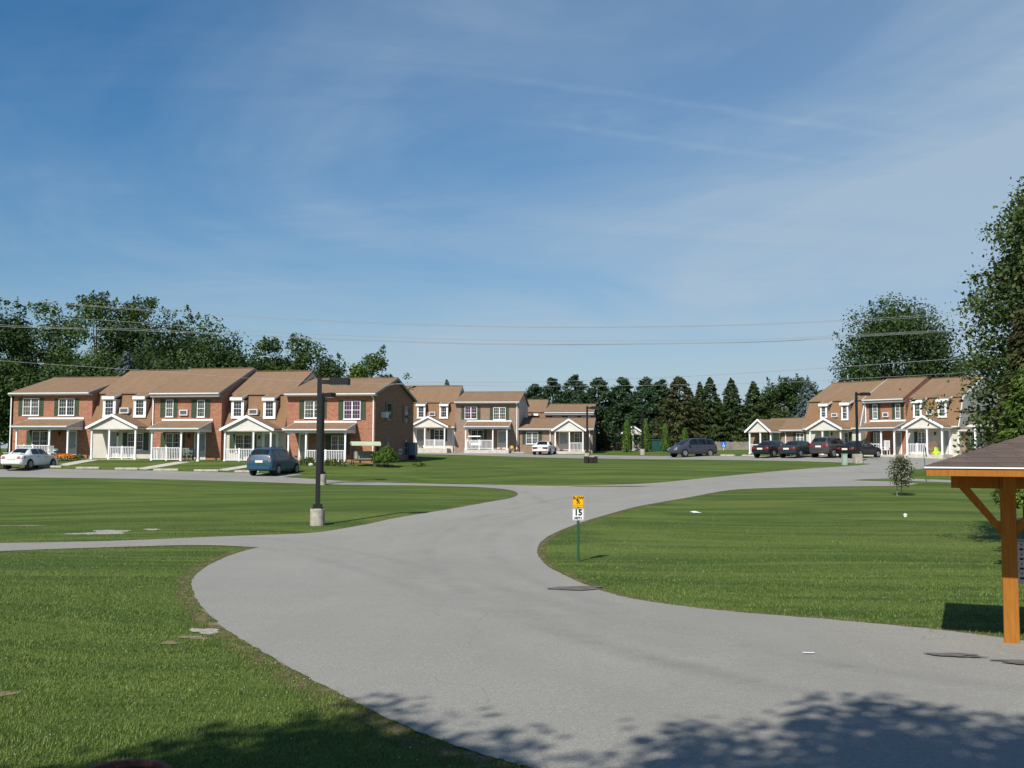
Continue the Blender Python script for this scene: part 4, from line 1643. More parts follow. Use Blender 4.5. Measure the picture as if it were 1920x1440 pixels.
    if kind == 'boxy':
        MB().box(-.012 - X0, .06 - X0, -.8, .8, .63, .75).build('tail_panel', M['red_lamp'], root)
        MB().box(-.03 - X0, -.0 - X0, -.78, .78, .545, .60).build('trim_strip', M['black'], root)
    if spoiler:
        MB().bevbox(.08 - X0, .34 - X0, -.66, .66, 1.075, 1.105, .012).add([(.2 - X0, .6, .98), (.26 - X0, .6, .98), (.26 - X0, .6, 1.08), (.2 - X0, .6, 1.08)], [(0, 1, 2, 3)]).add([(.2 - X0, -.6, .98), (.26 - X0, -.6, .98), (.26 - X0, -.6, 1.08), (.2 - X0, -.6, 1.08)], [(0, 1, 2, 3)]).build('spoiler', body_mat, root)
    if roof_rack:
        mr = MB()
        for sg in (1, -1):
            mr.tube([(.6 - X0, sg * .5, 1.73), (.7 - X0, sg * .5, 1.80), (2.5 - X0, sg * .5, 1.81), (2.6 - X0, sg * .5, 1.75)], .02, 6)
        for x in (.95, 2.2):
            mr.box(x - X0, x - X0 + .05, -.5, .5, 1.79, 1.82)
        mr.build('roof_rack', M['black'], root)
    # door seams and handles
    hm = MB()
    sx = {'sedan': (1.75, 2.7), 'boxy': (1.9,), 'van': (1.5, 2.5), 'suv': (1.5, 2.4)}[kind]
    zh = {'sedan': .80, 'boxy': .78, 'van': .90, 'suv': .92}[kind]
    for sg in (1, -1):
        for x in sx:
            hm.box(x - X0, x - X0 + .17, sg * wb * .985 - .03, sg * wb * .985 + .03, zh, zh + .03)
    hm.build('door_handle', M['black'], root)
    return root


W_white = paint('white car paint', (.66, .68, .66))
W_blue = paint('mid blue car paint', (.018, .066, .105))
W_grey = paint('slate grey car paint', (.042, .048, .064))
W_char = paint('charcoal car paint', (.014, .015, .019))
W_dgreen = paint('dark grey green car paint', (.020, .030, .034))
W_brown = paint('grey brown car paint', (.050, .047, .044))
W_black = paint('black car paint', (.008, .008, .009))


def cpos(px, py):
    p = G(px, py)
    return Vector((p.x, p.y, Tf(p.x, p.y) + .014))


def put_car(kind, mat, label, cat, px, py, az, **k):
    return car(kind, mat, label, cat, cpos(px, py), R(az), **k)


put_car('sedan', W_white, 'white four door sedan with a small boot spoiler parked by the orange flower bed', 'car', 56, 878.5, 6, spoiler=True, rim='hub')
put_car('van', W_blue, 'blue minivan with roof rails parked behind the lamp posts', 'minivan', 515, 889, 11, name='parked_minivan', roof_rack=True)
put_car('boxy', W_white, 'old boxy white sedan seen from behind at the tan brick bungalow', 'car', 1021.5, 852.2, 14, rear_bar='gutter', rim='hub')
put_car('van', W_grey, 'slate grey minivan facing left in the middle lot', 'minivan', 1297, 856.2, -118, name='parked_minivan', rim='hub')
put_car('sedan', W_char, 'charcoal sedan with silver wheels, leftmost of the dark cars parked in a line', 'car', 1450, 857.0, 44)
put_car('sedan', W_dgreen, 'dark green grey sedan parked between the charcoal sedan and the brown grey sport utility', 'car', 1499, 857.4, 44)
put_car('suv', W_brown, 'brown grey sport utility vehicle with a wide red tail lamp band', 'sport utility vehicle', 1560, 857.6, 46, name='parked_suv')
put_car('sedan', W_black, 'black sedan parked behind the lamp post with the square concrete base', 'car', 1612, 858.2, 50)

# ------------------------------------------------------------------ wheel stops
def wheel_stop(px0, px1, py, row, label, first=[None]):
    a, b = G(px0, py), G(px1, py)
    if first[0] is None:
        mb = MB()
        mb.prism([(-.095, 0), (.095, 0), (.085, .07), (.05, .13), (-.05, .13), (-.085, .07)], -.92, .92)
        t = mb.build('wheel_stop', M['old_concrete'])
        tag(t, label, 'wheel stop', 'concrete wheel stops along the lots')
        first[0] = t
    else:
        t = first[0].copy()
        COL.objects.link(t)
        t['label'] = label
    t.location = (a + b) / 2 + Vector((0, 0, .012))
    d = b - a
    t.rotation_euler = (0, 0, math.atan2(d.y, d.x))
    t.scale = (d.length / 1.84, 1.15, 1.1)


ws = [(72, 116, 877.0, 'concrete wheel stop under the nose of the white sedan'), (143, 187, 879.3, 'concrete wheel stop in front of the cream townhouse beside the white sedan'),
      (216, 259, 880.8, 'concrete wheel stop to the left of the walk to the middle brick townhouse'), (288, 335, 882.8, 'concrete wheel stop to the right of the walk to the middle brick townhouse'),
      (364, 410, 884.2, 'concrete wheel stop two spaces left of the blue minivan'), (440, 486, 886, 'concrete wheel stop half hidden by the blue minivan')]
for w in ws:
    wheel_stop(w[0], w[1], w[2], LR, w[3])
ws = [(781, 815, 845.6, 'concrete wheel stop nearest the brick gable in the middle lot'), (840, 872, 847.2, 'concrete wheel stop between the two porches in the middle lot'),
      (895, 926, 848.8, 'concrete wheel stop in front of the red flowers'), (950, 983, 849.8, 'concrete wheel stop in front of the yellow pot'),
      (1352, 1378, 855.2, 'concrete wheel stop by the blue accessible parking sign'), (1392, 1416, 855.6, 'concrete wheel stop beside the charcoal sedan')]
for w in ws:
    wheel_stop(w[0], w[1], w[2], MR, w[3])


# ------------------------------------------------------------------ lamp posts
def lamp_post(px, base_y, top_y, label, arm_az, sq=False, wpx=None):
    p = G(px, base_y)
    z0 = Tf(p.x, p.y)
    H = at(px, top_y, p.y).z - z0
    root = thing('street_lamp', label, 'street lamp', (p.x, p.y, z0), arm_az, 'parking lot lamp posts')
    bh = .62 if not sq else .72
    mb = MB()
    if sq:
        mb.bevbox(-.30, .30, -.30, .30, -.3, bh, .03)
    else:
        mb.lathe([(.27, -.3), (.27, bh - .03), (.25, bh)], n=20)
    mb.build('concrete_base', M['old_concrete'], root, smooth=False)
    mb = MB()
    mb.bevbox(-.20, .20, -.20, .20, bh, bh + .03, .01).prism([(-.15, -.15), (.15, -.15), (.15, .15), (-.15, .15)], bh + .03, bh + .16, axis='z')
    mb.build('base_plate', M['dark_metal'], root)
    mb = MB()
    r0, r1 = .078, .075
    mb.add([(-r0, -r0, bh + .1), (r0, -r0, bh + .1), (r0, r0, bh + .1), (-r0, r0, bh + .1), (-r1, -r1, H), (r1, -r1, H), (r1, r1, H), (-r1, r1, H)],
           [(3, 2, 1, 0), (4, 5, 6, 7), (0, 1, 5, 4), (1, 2, 6, 5), (2, 3, 7, 6), (3, 0, 4, 7)])
    mb.lathe([(.05, H), (.05, H + .05), (.02, H + .07)], n=8)
    mb.build('pole', M['dark_metal'], root)
    MB().box(.10, .40, -.045, .045, H - .22, H - .06).build('arm', M['dark_metal'], root)
    hd = MB().bevbox(.38, 1.12, -.20, .20, H - .24, H + .01, .03).build('lamp_head', M['dark_metal'], root)
    MB().box(.46, 1.06, -.15, .15, H - .262, H - .242).build('lens', M['clear_lamp'], hd)
    return root


lamp_post(595, 985, 709, 'nearest tall dark lamp post with round concrete base by the drive', R(2))
lamp_post(603, 909, 738, 'dark lamp post just behind the nearest one with its head turned away', R(-48))
lamp_post(1101, 862, 762, 'lamp post behind the three dark boxes in the middle lawn', R(5))
lamp_post(1205, 853, 769, 'farthest lamp post standing between the arborvitae shrubs', R(20))
lamp_post(1608, 868.5, 736, 'lamp post with square concrete base in front of the black sedan', R(8), sq=True)

# ------------------------------------------------------------------ speed sign
p = G(1084, 1053)
sg_ = thing('speed_sign', 'green post with yellow SLOW sign above white 15 MPH sign at the bend', 'road sign', (p.x, p.y, Tf(p.x, p.y)), R(2))
px2m = p.y / F
H = at(1084, 928.5, p.y).z - Tf(p.x, p.y)
mb = MB().prism([(-.035, .0), (-.02, -.02), (.02, -.02), (.035, .0), (.03, .012), (-.03, .012)], -.2, H - .03, axis='z')
mb.build('post', M['green_post'], sg_)


def text_mesh(txt, size, mat, parent, x, z, y, name, sx=1.0, bold=0.0):
    cu = bpy.data.curves.new(name, 'FONT')
    cu.body = txt
    cu.size = size
    cu.align_x = 'CENTER'
    cu.align_y = 'CENTER'
    cu.extrude = .0015
    cu.offset = bold
    ob = bpy.data.objects.new(name, cu)
    COL.objects.link(ob)
    me = bpy.data.meshes.new_from_object(ob.evaluated_get(bpy.context.evaluated_depsgraph_get()))
    bpy.data.objects.remove(ob)
    me.materials.clear()
    me.materials.append(mat)
    o = bpy.data.objects.new(name, me)
    COL.objects.link(o)
    o.parent = parent
    o.location = (x, y, z)
    o.rotation_euler = (R(90), 0, 0)
    o.scale = (sx, 1, 1)
    return o


def rrect(w, h, r, n=5):
    pts = []
    for cx, cz, a0 in ((w - r, h - r, 0), (-w + r, h - r, 90), (-w + r, -h + r, 180), (w - r, -h + r, 270)):
        for k in range(n + 1):
            a = R(a0 + 90 * k / n)
            pts.append((cx + r * math.cos(a), cz + r * math.sin(a)))
    return pts


pw = 21.5 * px2m / 2


def plate_mesh(name, w, h, cz, mat, y0, y1, r):
    return MB().prism([(a, b + cz) for a, b in rrect(w, h, r)], y0, y1, axis='y').build(name, mat, sg_)


ya, yb = at(1084, 951.5, p.y).z - Tf(p.x, p.y), at(1084, 975.5, p.y).z - Tf(p.x, p.y)
y953 = at(1084, 953.5, p.y).z - Tf(p.x, p.y)
cz = (H + ya) / 2
sl = plate_mesh('slow_plate', pw, (H - ya) / 2, cz, M['yellow'], -.032, -.028, .035)
cz2 = (y953 + yb) / 2
mp = plate_mesh('limit_plate', pw, (y953 - yb) / 2, cz2, M['sign_white'], -.032, -.028, .035)
text_mesh('SLOW', .098, M['sign_black'], sl, 0, cz + .088, -.0345, 'lettering', 1.02, .004)


def border(w, h, cz, par):
    o_, i_ = rrect(w - .008, h - .008, .03), rrect(w - .016, h - .016, .024)
    mb = MB()
    n = len(o_)
    mb.add([(a, -.0335, b + cz) for a, b in o_] + [(a, -.0335, b + cz) for a, b in i_], [(i, (i + 1) % n, n + (i + 1) % n, n + i) for i in range(n)])
    mb.build('border', M['sign_black'], par)


border(pw, (H - ya) / 2, cz, sl)
border(pw, (y953 - yb) / 2, cz2, mp)
# running figure
mb = MB()


def limb(pts, r):
    for (a, b), (c, d) in zip(pts[:-1], pts[1:]):
        v = Vector((c - a, d - b)).normalized()
        n_ = Vector((-v.y, v.x)) * r
        v = v * r * .6
        mb.add([(a - v.x + n_.x, -.034, b - v.y + n_.y + cz), (a - v.x - n_.x, -.034, b - v.y - n_.y + cz), (c + v.x - n_.x, -.034, d + v.y - n_.y + cz), (c + v.x + n_.x, -.034, d + v.y + n_.y + cz)], [(0, 1, 2, 3)])


limb([(-.025, .035), (.008, -.022)], .018)
limb([(-.022, .030), (.018, .018), (.040, .030)], .007)
limb([(-.028, .026), (-.052, .006)], .007)
limb([(.008, -.022), (-.015, -.046), (-.045, -.058)], .009)
limb([(.010, -.022), (.038, -.032), (.034, -.066)], .009)
mb.add([(-.034 + .016 * math.cos(t), -.0345, .055 + cz + .016 * math.sin(t)) for t in np.linspace(0, 6.28, 12)[:-1]], [tuple(range(11))])
mb.build('running_figure', M['sign_black'], sl)
MB().box(-pw * .8, pw * .8, -.034, -.0335, cz - .105, cz - .096).build('lettering_bar', M['sign_black'], sl)
text_mesh('15', .215, M['sign_black'], mp, 0, cz2 + .045, -.0345, 'lettering', .98, .010)
text_mesh('MPH', .095, M['sign_black'], mp, 0, cz2 - .095, -.0345, 'lettering', 1.08, .003)
for z_ in (cz + .1, cz - .12, cz2 + .12, cz2 - .13):
    MB().lathe([(.008, 0), (.008, .004)], (0, 0, 0), 8).build('bolt', M['rim'], sg_, loc=(0, -.033, z_)).rotation_euler = (R(90), 0, 0)

# ------------------------------------------------------------------ second sign seen edge-on, and accessible parking sign
p = G(1736.5, 904)
z0 = Tf(p.x, p.y)
H = at(1731, 838, p.y).z - z0
t = thing('road_sign', 'green post leaning left with a small sign plate seen edge on by the shelter roof', 'road sign', (p.x, p.y, z0), R(78))
t.rotation_euler = (0, R(0), R(78))
mb = MB().prism([(-.035, .0), (-.02, -.02), (.02, -.02), (.035, .0), (.03, .012), (-.03, .012)], -.2, H - .05, axis='z').build('post', M['green_post'], t)
MB().prism(rrect(.17, .3, .03), -.035, -.028, axis='y').build('sign_plate', M['green_post'], t, loc=(0, 0, H - .32))
for ch in t.children:
    ch.rotation_euler = (R(-3.2), 0, 0)
p = G(1357, 852)
p = at(1357, 850, 112)
p.z = Tf(p.x, p.y)
H = at(1357, 828.5, p.y).z - p.z
t = thing('parking_sign', 'small blue accessible parking sign on a thin post before the wooden fence', 'parking sign', p, R(0))
MB().box(-.025, .025, -.0, .03, -.2, H).build('post', M['gutter'], t)
w = 5.0 * p.y / F
pl = MB().prism([(a, b + H - .33) for a, b in rrect(w, .33, .05)], -.012, -.004, axis='y').build('sign_plate', M['sign_blue'], t)
mb = MB()
cz = H - .36


def ring(r0, r1, cx, cz_, a0, a1, n=14):
    pts = []
    for k in range(n + 1):
        a = R(a0 + (a1 - a0) * k / n)
        pts += [(cx + r0 * math.cos(a), -.014, cz_ + r0 * math.sin(a)), (cx + r1 * math.cos(a), -.014, cz_ + r1 * math.sin(a))]
    mb.add(pts, [(2 * i, 2 * i + 1, 2 * i + 3, 2 * i + 2) for i in range(n)])


ring(.10, .14, .0, cz - .08, 130, 410)
ring(0, .045, -.03, cz + .23, 0, 360)
mb.box(-.05, -.005, -.0145, -.0135, cz - .02, cz + .16).box(-.005, .10, -.0146, -.0136, cz - .03, cz + .015).box(.08, .12, -.0144, -.0134, cz - .15, cz - .03)
mb.build('wheelchair_symbol', M['sign_white'], pl)

# ------------------------------------------------------------------ shelter (mailbox kiosk) on the right
p = G(1897.5, 1206)
z0 = Tf(p.x, p.y)
KT = R(-24)
root = thing('mailbox_shelter', 'open timber mailbox shelter with brown hip roof and orange stained post', 'shelter', (p.x, p.y, z0), KT)
pr_ = .098
half = 1.55
span = 2.6
dq = .97
for _ in range(30):
    cpt = at(1737, 892, p.y - dq)
    ly = (Matrix.Rotation(-KT, 3, 'Z') @ (cpt - Vector((p.x, p.y, z0)))).y
    dq -= (-1.5 - ly) * -.5 if False else (ly + 1.68) * -.6
loc = Matrix.Rotation(-KT, 3, 'Z') @ (cpt - Vector((p.x, p.y, z0)))
kz = loc.z
ox = loc.x
x0, x1, y0, y1 = ox, span - ox, loc.y, -loc.y
wo = M['wood_orange']
for xx in (0, span):
    MB().bevbox(xx - pr_, xx + pr_, -pr_, pr_, -.3, kz - .005, .008).build('post', wo, root)
    MB().bevbox(xx - .065, xx + .065, y0 + .35, -pr_ - .002, kz - .2, kz - .004, .006).bevbox(xx - .065, xx + .065, pr_ + .002, y1 - .35, kz - .2, kz - .004, .006).build('beam', wo, root)
bh = .20
MB().bevbox(x0 + .27, -pr_ - .002, -.07, .07, kz - bh, kz - .005, .006).bevbox(pr_ + .002, span - pr_ - .002, -.07, .07, kz - bh, kz - .005, .006).bevbox(span + pr_ + .002, x1 - .27, -.07, .07, kz - bh, kz - .005, .006).build('beam', wo, root)
for (xx, sg) in ((0, -1), (0, 1), (span, -1), (span, 1)):
    ln = .52
    q = [(xx + sg * pr_, kz - .84), (xx + sg * pr_, kz - .70), (xx + sg * (pr_ + ln - .14), kz - bh - .001), (xx + sg * (pr_ + ln), kz - bh - .001)]
    MB().prism(q, -.055, .055, axis='y').build('brace', wo, root)
fh = .095
mb = MB().box(x0, x1, y0, y0 + .04, kz, kz + fh).box(x0, x1, y1 - .04, y1, kz, kz + fh).box(x0, x0 + .04, y0 + .04, y1 - .04, kz, kz + fh).box(x1 - .04, x1, y0 + .04, y1 - .04, kz, kz + fh)
mb.build('fascia', wo, root)
MB().box(x0 + .04, x1 - .04, y0 + .04, y1 - .04, kz + .03, kz + .045).build('ceiling', wo, root)
zt = kz + fh
mb = MB()
e = .03
cx, cy = (x0 + x1) / 2, (y0 + y1) / 2
sl = math.tan(R(19))
hd = (y1 - y0) / 2
mb.add([(x0 - e, y0 - e, zt + .03), (x1 + e, y0 - e, zt + .03), (x1 + e, y1 + e, zt + .03), (x0 - e, y1 + e, zt + .03), (x0 + hd, cy, zt + .03 + hd * sl), (x1 - hd, cy, zt + .03 + hd * sl)],
       [(0, 1, 5, 4), (1, 2, 5), (2, 3, 4, 5), (3, 0, 4), (3, 2, 1, 0)])
for k in range(9):
    f = (k + .6) / 9.6
    xa, xb, yy, zz_ = x0 - e + hd * f, x1 + e - hd * f, y0 - e + (hd + e) * f, zt + .03 + hd * sl * f
    mb.add([(xa, yy, zz_ + .004), (xb, yy, zz_ + .004), (xb, yy - .012, zz_ + .009), (xa, yy - .012, zz_ + .009), (xa, yy - .016, zz_ - .003), (xb, yy - .016, zz_ - .003)], [(0, 1, 2, 3), (3, 2, 5, 4)])
mb.build('roof', M['kiosk_shingle'], root)
mb = MB().box(x0 - .02, x1 + .02, y0 - .02, y0 + .02, zt + .002, zt + .029).box(x0 - .02, x1 + .02, y1 - .02, y1 + .02, zt + .002, zt + .029).box(x0 - .02, x0 + .02, y0 + .02, y1 - .02, zt + .002, zt + .029).box(x1 - .02, x1 + .02, y0 + .02, y1 - .02, zt + .002, zt + .029)
mb.build('drip_edge', M['white'], root)
# mailbox unit inside
mq = at(1927, 1095, p.y + .55)
mz0 = at(1915, 1094, p.y + .45).z
mz1 = at(1915, 1014, p.y + .45).z
bx = thing('mailbox_unit', 'grey cluster mailbox with small numbered doors behind the orange post', 'mailbox', (at(1900, 1094, p.y + .45).x, p.y + .45, z0), KT)
hh = mz1 - mz0
MB().bevbox(0, .78, 0, .42, mz0 - z0, mz1 - z0, .012).build('cabinet', M['mailbox'], bx)
MB().lathe([(.14, 0), (.10, .04), (.10, mz0 - z0)], (.39, .21, 0), 12).build('pedestal', M['mailbox'], bx)
for i in range(4):
    for j in range(4):
        xa = .03 + j * .183
        za = mz0 - z0 + .03 + (3 - i) * (hh - .06) / 4
        d = MB().bevbox(xa + .005, xa + .175, -.008, .0, za + .005, za + (hh - .06) / 4 - .005, .003).build('mailbox_door', M['mailbox'], bx)
        MB().box(xa + .06, xa + .11, -.0105, -.0082, za + .035, za + .065).box(xa + .075, xa + .095, -.0105, -.0082, za + .10, za + .12).build('lock', M['black'], d)

# ------------------------------------------------------------------ cabinets and boxes
def gthing(name, label, cat, px, py, rz=0, group=None, Y=None):
    p = G(px, py) if Y is None else at(px, py, Y)
    z = Tf(p.x, p.y)
    return thing(name, label, cat, (p.x, p.y, z), rz, group), p, p.y / F


for px, w, h0, lab in ((1100.5, 7, 854.5, 'left of the three dark brown boxes at the foot of the lamp post'), (1110, 8, 856, 'middle of the three dark brown boxes at the foot of the lamp post'),
                       (1118, 6, 854.5, 'right of the three dark brown boxes at the foot of the lamp post')):
    t, p, m = gthing('utility_box', lab, 'utility box', px, 868.5, R(20), 'dark boxes by the lamp post')
    h = (868.5 - h0) * m
    w *= m
    MB().bevbox(-w / 2, w / 2, 0, w, -.2, h - .06, .02).build('body', M['brown_box'], t)
    MB().bevbox(-w / 2 - .02, w / 2 + .02, -.02, w + .02, h - .06, h, .02).build('lid', M['old_concrete'], t)
    MB().box(-w / 2 + .04, w / 2 - .04, -.012, -.001, .06, h - .12).build('door', M['brown_box'], t)
t, p, m = gthing('utility_pedestal', 'pale green utility pedestal on the grass beside the square lamp base', 'utility pedestal', 1585.5, 872, R(8))
h = 21 * m
MB().bevbox(-.17, .17, 0, .34, -.1, h - .05, .02).build('body', M['pale_green'], t)
MB().bevbox(-.19, .19, -.02, .36, h - .05, h, .02).build('lid', M['pale_green'], t)
MB().box(-.12, .12, -.012, -.001, .12, h - .18).build('door', M['pale_green'], t)
p_ = L5.row.w(L5.u0 + L5.W, 0, 0)
va, _ = LR.hit_side(766, 860, L5.u0 + L5.W + .02)
q = LR.w(L5.u0 + L5.W + .03, va, 0)
z = Tf(q.x, q.y)
zt = at(770, 829.5, q.y).z - z
t = thing('electric_cabinet', 'tall blue grey electric cabinet against the shaded brick gable', 'electric cabinet', (q.x, q.y, z), LR.th)
MB().bevbox(.0, .55, .0, .9, .38, zt, .02).build('cabinet', M['cabinet'], t)
MB().box(.12, .43, -.012, -.001, .5, zt - .12).build('door', M['cabinet'], t)
MB().box(.05, .2, .1, .8, -.2, .37).box(.3, .45, .1, .8, -.2, .37).build('conduit', M['dark_metal'], t)
t, p, m = gthing('transformer_box', 'dark green metal box standing between two arborvitae shrubs', 'utility cabinet', 1234, 846, R(0), None, 122)
h = at(1234, 823.5, p.y).z - Tf(p.x, p.y)
MB().bevbox(-.75, .75, 0, 1.2, 0, h - .12, .03).build('body', M['dark_green'], t)
MB().bevbox(-.8, .8, -.06, 1.26, h - .12, h, .03).build('lid', M['dark_green'], t)
MB().box(-.7, -.02, -.02, -.001, .1, h - .2).box(.02, .7, -.02, -.001, .1, h - .2).build('door', M['dark_green'], t)
# fence
fp0, fp1 = at(1236, 850, 127), at(1412, 850, 122)
d = Vector((fp1.x - fp0.x, fp1.y - fp0.y, 0))
z0 = Tf(fp0.x, fp0.y)
t = thing('board_fence', 'weathered grey board fence in front of the spruce row', 'fence', (fp0.x, fp0.y, z0), math.atan2(d.y, d.x))
hf = at(1370, 828.5, 124).z - z0
mb = MB()
r_ = random.Random(5)
x = 0
while x < d.length:
    h = hf + r_.uniform(-.04, .04)
    mb.box(x + .006, x + .144, -.02, r_.uniform(-.002, .004), -.5, h)
    x += .15
mb.build('boards', M['fence'], t)
for k in range(int(d.length / 2.4) + 1):
    MB().box(k * 2.4 - .05, k * 2.4 + .05, .05, .15, -.5, hf + .08).build('fence_post', M['fence'], t)
MB().box(0, d.length, .008, .048, .3, .4).box(0, d.length, .008, .048, hf - .3, hf - .2).build('rail', M['fence'], t)

# small things on the lawn
t, p, m = gthing('clean_out_pipe', 'short white pipe cap standing in the right lawn', 'pipe', 1697.5, 969)
MB().lathe([(.055, -.1), (.055, .05), (.075, .055), (.075, .11), (.055, .12)], n=12).build('cap', M['white'], t)
MB().lathe([(.03, .121), (.03, .14), (.02, .145)], n=6).build('plug', M['gutter'], t)
p = G(1302, 962.5)
mb = MB()
r_ = random.Random(2)
pts = [(r_.uniform(-.16, .16) + .17 * math.cos(a), .09 * math.sin(a) + r_.uniform(-.03, .03), r_.uniform(.02, .09)) for a in np.linspace(0, 6.28, 9)[:-1]]
mb.add(pts + [(0, 0, .10), (0, 0, .005)], [(i, (i + 1) % 8, 8) for i in range(8)] + [((i + 1) % 8, i, 9) for i in range(8)])
o = mb.build('crumpled_paper', M['sign_white'], loc=(p.x, p.y, Tf(p.x, p.y)))
tag(o, 'crumpled white paper lying on the right lawn', 'paper')
p = G(1516, 1228)
o = MB().box(-.075, .075, -.02, .02, 0, .003).build('paper_scrap', M['sign_white'], loc=(p.x, p.y, Tf(p.x, p.y) + .03))
tag(o, 'flat white scrap of paper on the asphalt drive', 'paper')
t, p, m = gthing('drain_riser', 'round rusty iron drain riser at the bottom edge of the lawn', 'drain', 232, 1460)
MB().lathe([(.36, -.2), (.36, .03), (.34, .05), (.29, .05), (.28, .0), (.02, -.01)], n=28).build('ring', M['rust'], t, smooth=False)
MB().lathe([(.26, -.0), (.26, .012), (.1, .016)], n=24).build('cover', M['dark_metal'], t)


# ------------------------------------------------------------------ porch furniture and small objects
def unit_at(row, px, py, v, zfloor):
    u_, _ = row.hit(px, py, v)
    return row.w(u_, v, zfloor)


def chair_mesh(root, mat, w=.5, rock=False, back=.5):
    MB().bevbox(-w / 2, w / 2, -w / 2, w / 2, .40, .44, .01).build('seat', mat, root)
    mb = MB()
    for k in range(5):
        x = -w / 2 + .04 + k * (w - .08) / 4
        mb.box(x - .03, x + .03, w / 2 - .05, w / 2 - .02, .44, .44 + back)
    mb.box(-w / 2, w / 2, w / 2 - .055, w / 2 - .015, .44 + back, .50 + back)
    mb.build('backrest', mat, root)
    for sx in (-1, 1):
        for sy in (-1, 1):
            MB().box(sx * (w / 2 - .03) - .022, sx * (w / 2 - .03) + .022, sy * (w / 2 - .03) - .022, sy * (w / 2 - .03) + .022, 0, .40).build('leg', mat, root)
        MB().box(sx * (w / 2 - .0) - .03, sx * (w / 2 - .0) + .03, -w / 2, w / 2 - .02, .62, .66).build('armrest', mat, root)


z3 = [o for o in bpy.data.objects if o.get('label', '').startswith('red brick townhouse in the middle')][0].location.z
for px, lab in ((346, 'grey green plastic porch chair beside the railing of the middle brick townhouse'), (354, 'grey green plastic porch chair beside the door of the middle brick townhouse')):
    q = unit_at(LR, px, 850, -1.9 if px < 350 else -1.5, z3)
    t = thing('porch_chair', lab, 'chair', q, LR.th + R(15), 'plastic porch chairs')
    chair_mesh(t, M['chair_green'], .55)
zz = lambda s_: [o for o in bpy.data.objects if str(o.get('label', '')).startswith(s_)][0].location.z
z = zz('red brick townhouse in the right row')
t = thing('rocking_chair', 'white ladder back porch chair beside the black sedan', 'chair', unit_at(RR, 1661, 850, -1.2, z), RR.th)
chair_mesh(t, M['white'], .55, back=.75)
z = zz('cream sided townhouse with mansard beside')
t = thing('wicker_chair', 'brown wicker chair on the porch behind the lime green toy', 'chair', unit_at(RR, 1748, 850, -1.2, z), RR.th)
MB().lathe([(.28, 0), (.24, .2), (.30, .42), (.26, .44)], n=14).build('seat', M['wicker'], t)
mb = MB()
for k in range(9):
    a = R(20 + 140 * k / 8)
    mb.tube([(.28 * math.cos(a), .28 * math.sin(a), .42), (.34 * math.cos(a), .34 * math.sin(a), .75), (.25 * math.cos(a), .30 * math.sin(a), 1.12)], .035, 6)
mb.build('backrest', M['wicker'], t)
t = thing('toy_slide', 'lime green plastic toy at the foot of the wicker chair', 'toy', unit_at(RR, 1757, 850, -1.6, z), RR.th)
MB().prism([(-.3, 0), (.3, 0), (.24, .22), (.05, .30), (.0, .62), (-.12, .62), (-.16, .3), (-.28, .2)], -.2, .2, axis='y').build('body', M['lime'], t)
for sx in (-.2, .2):
    MB().lathe([(.1, 0), (.1, .06)], (sx, -.23, .1), 10).build('wheel', M['lime'], t)
z = zz('tan brick two storey')
t = thing('garden_pot', 'yellow glazed garden pot by the tan brick wall', 'plant pot', unit_at(MR, 959.5, 842, -1.0, z), MR.th)
MB().lathe([(.16, 0), (.25, .12), (.27, .28), (.20, .40), (.22, .43), (.18, .43)], n=16).build('pot', M['yellow_pot'], t, smooth=True)
MB().lathe([(.05, .4), (.04, .9)], n=6).build('plant', M['bark'], t)
t = thing('porch_swing', 'porch swing with a scalloped white canopy behind the railing', 'swing seat', unit_at(MR, 889.5, 840, -1.1, z), MR.th)
MB().bevbox(-.75, .75, -.5, .5, 1.38, 1.50, .05).build('canopy', M['white'], t)
MB().bevbox(-.65, .65, -.25, .25, .42, .52, .03).build('seat', M['white'], t)
MB().bevbox(-.65, .65, .22, .30, .52, .95, .03).build('backrest', M['white'], t)
for sx in (-1, 1):
    MB().tube([(sx * .72, -.45, 0), (sx * .72, 0, 1.4)], .025, 6).tube([(sx * .72, .45, 0), (sx * .72, 0, 1.4)], .025, 6).build('frame', M['gutter'], t)
z = zz('red brick end townhouse at the far left')
t = thing('patio_chair', 'teal topped garden stool beside the porch of the far left townhouse', 'stool', unit_at(LR, 105, 850, -1.7, z), LR.th)
MB().lathe([(.20, .62), (.22, .65), (.20, .70), (.1, .78)], n=14).build('seat', M['teal'], t)
for k in range(3):
    a = 2.09 * k
    MB().tube([(.22 * math.cos(a), .22 * math.sin(a), 0), (.12 * math.cos(a), .12 * math.sin(a), .63)], .02, 6).build('leg', M['teal'], t)
t = thing('porch_bench', 'white folding chair standing by the flower bed', 'chair', unit_at(LR, 97, 855, -2.4, z), LR.th + R(60))
chair_mesh(t, M['white'], .5)
# garden swing with canopy
a, b_ = G(655, 874), G(714, 874.5)
c = (a + b_) / 2
z = Tf(c.x, c.y)
w = (b_ - a).length
t = thing('garden_swing', 'garden swing seat with pale green canopy beside the round bush', 'swing seat', (c.x, c.y, z), LR.th + R(24))
zc = at(680, 829, c.y).z - z
hw = w * .40
mb = MB()
prof = [(-.62, zc - .22), (-.58, zc - .08), (-.3, zc + .02), (.3, zc + .05), (.62, zc + .02), (.66, zc - .12)]
mb.prism(prof + [(a_, b__ - .05) for a_, b__ in prof[::-1]], -hw - .15, hw + .15)
mb.build('canopy', M['canopy'], t)
mb = MB()
sp = [(-.42, .48), (-.30, .40), (.10, .44), (.28, .56), (.42, .90), (.44, 1.02)]
mb.prism(sp + [(a_ - .03, b__ + .09) for a_, b__ in sp[::-1]], -hw + .12, hw - .12)
mb.build('seat_cushion', M['cushion'], t)
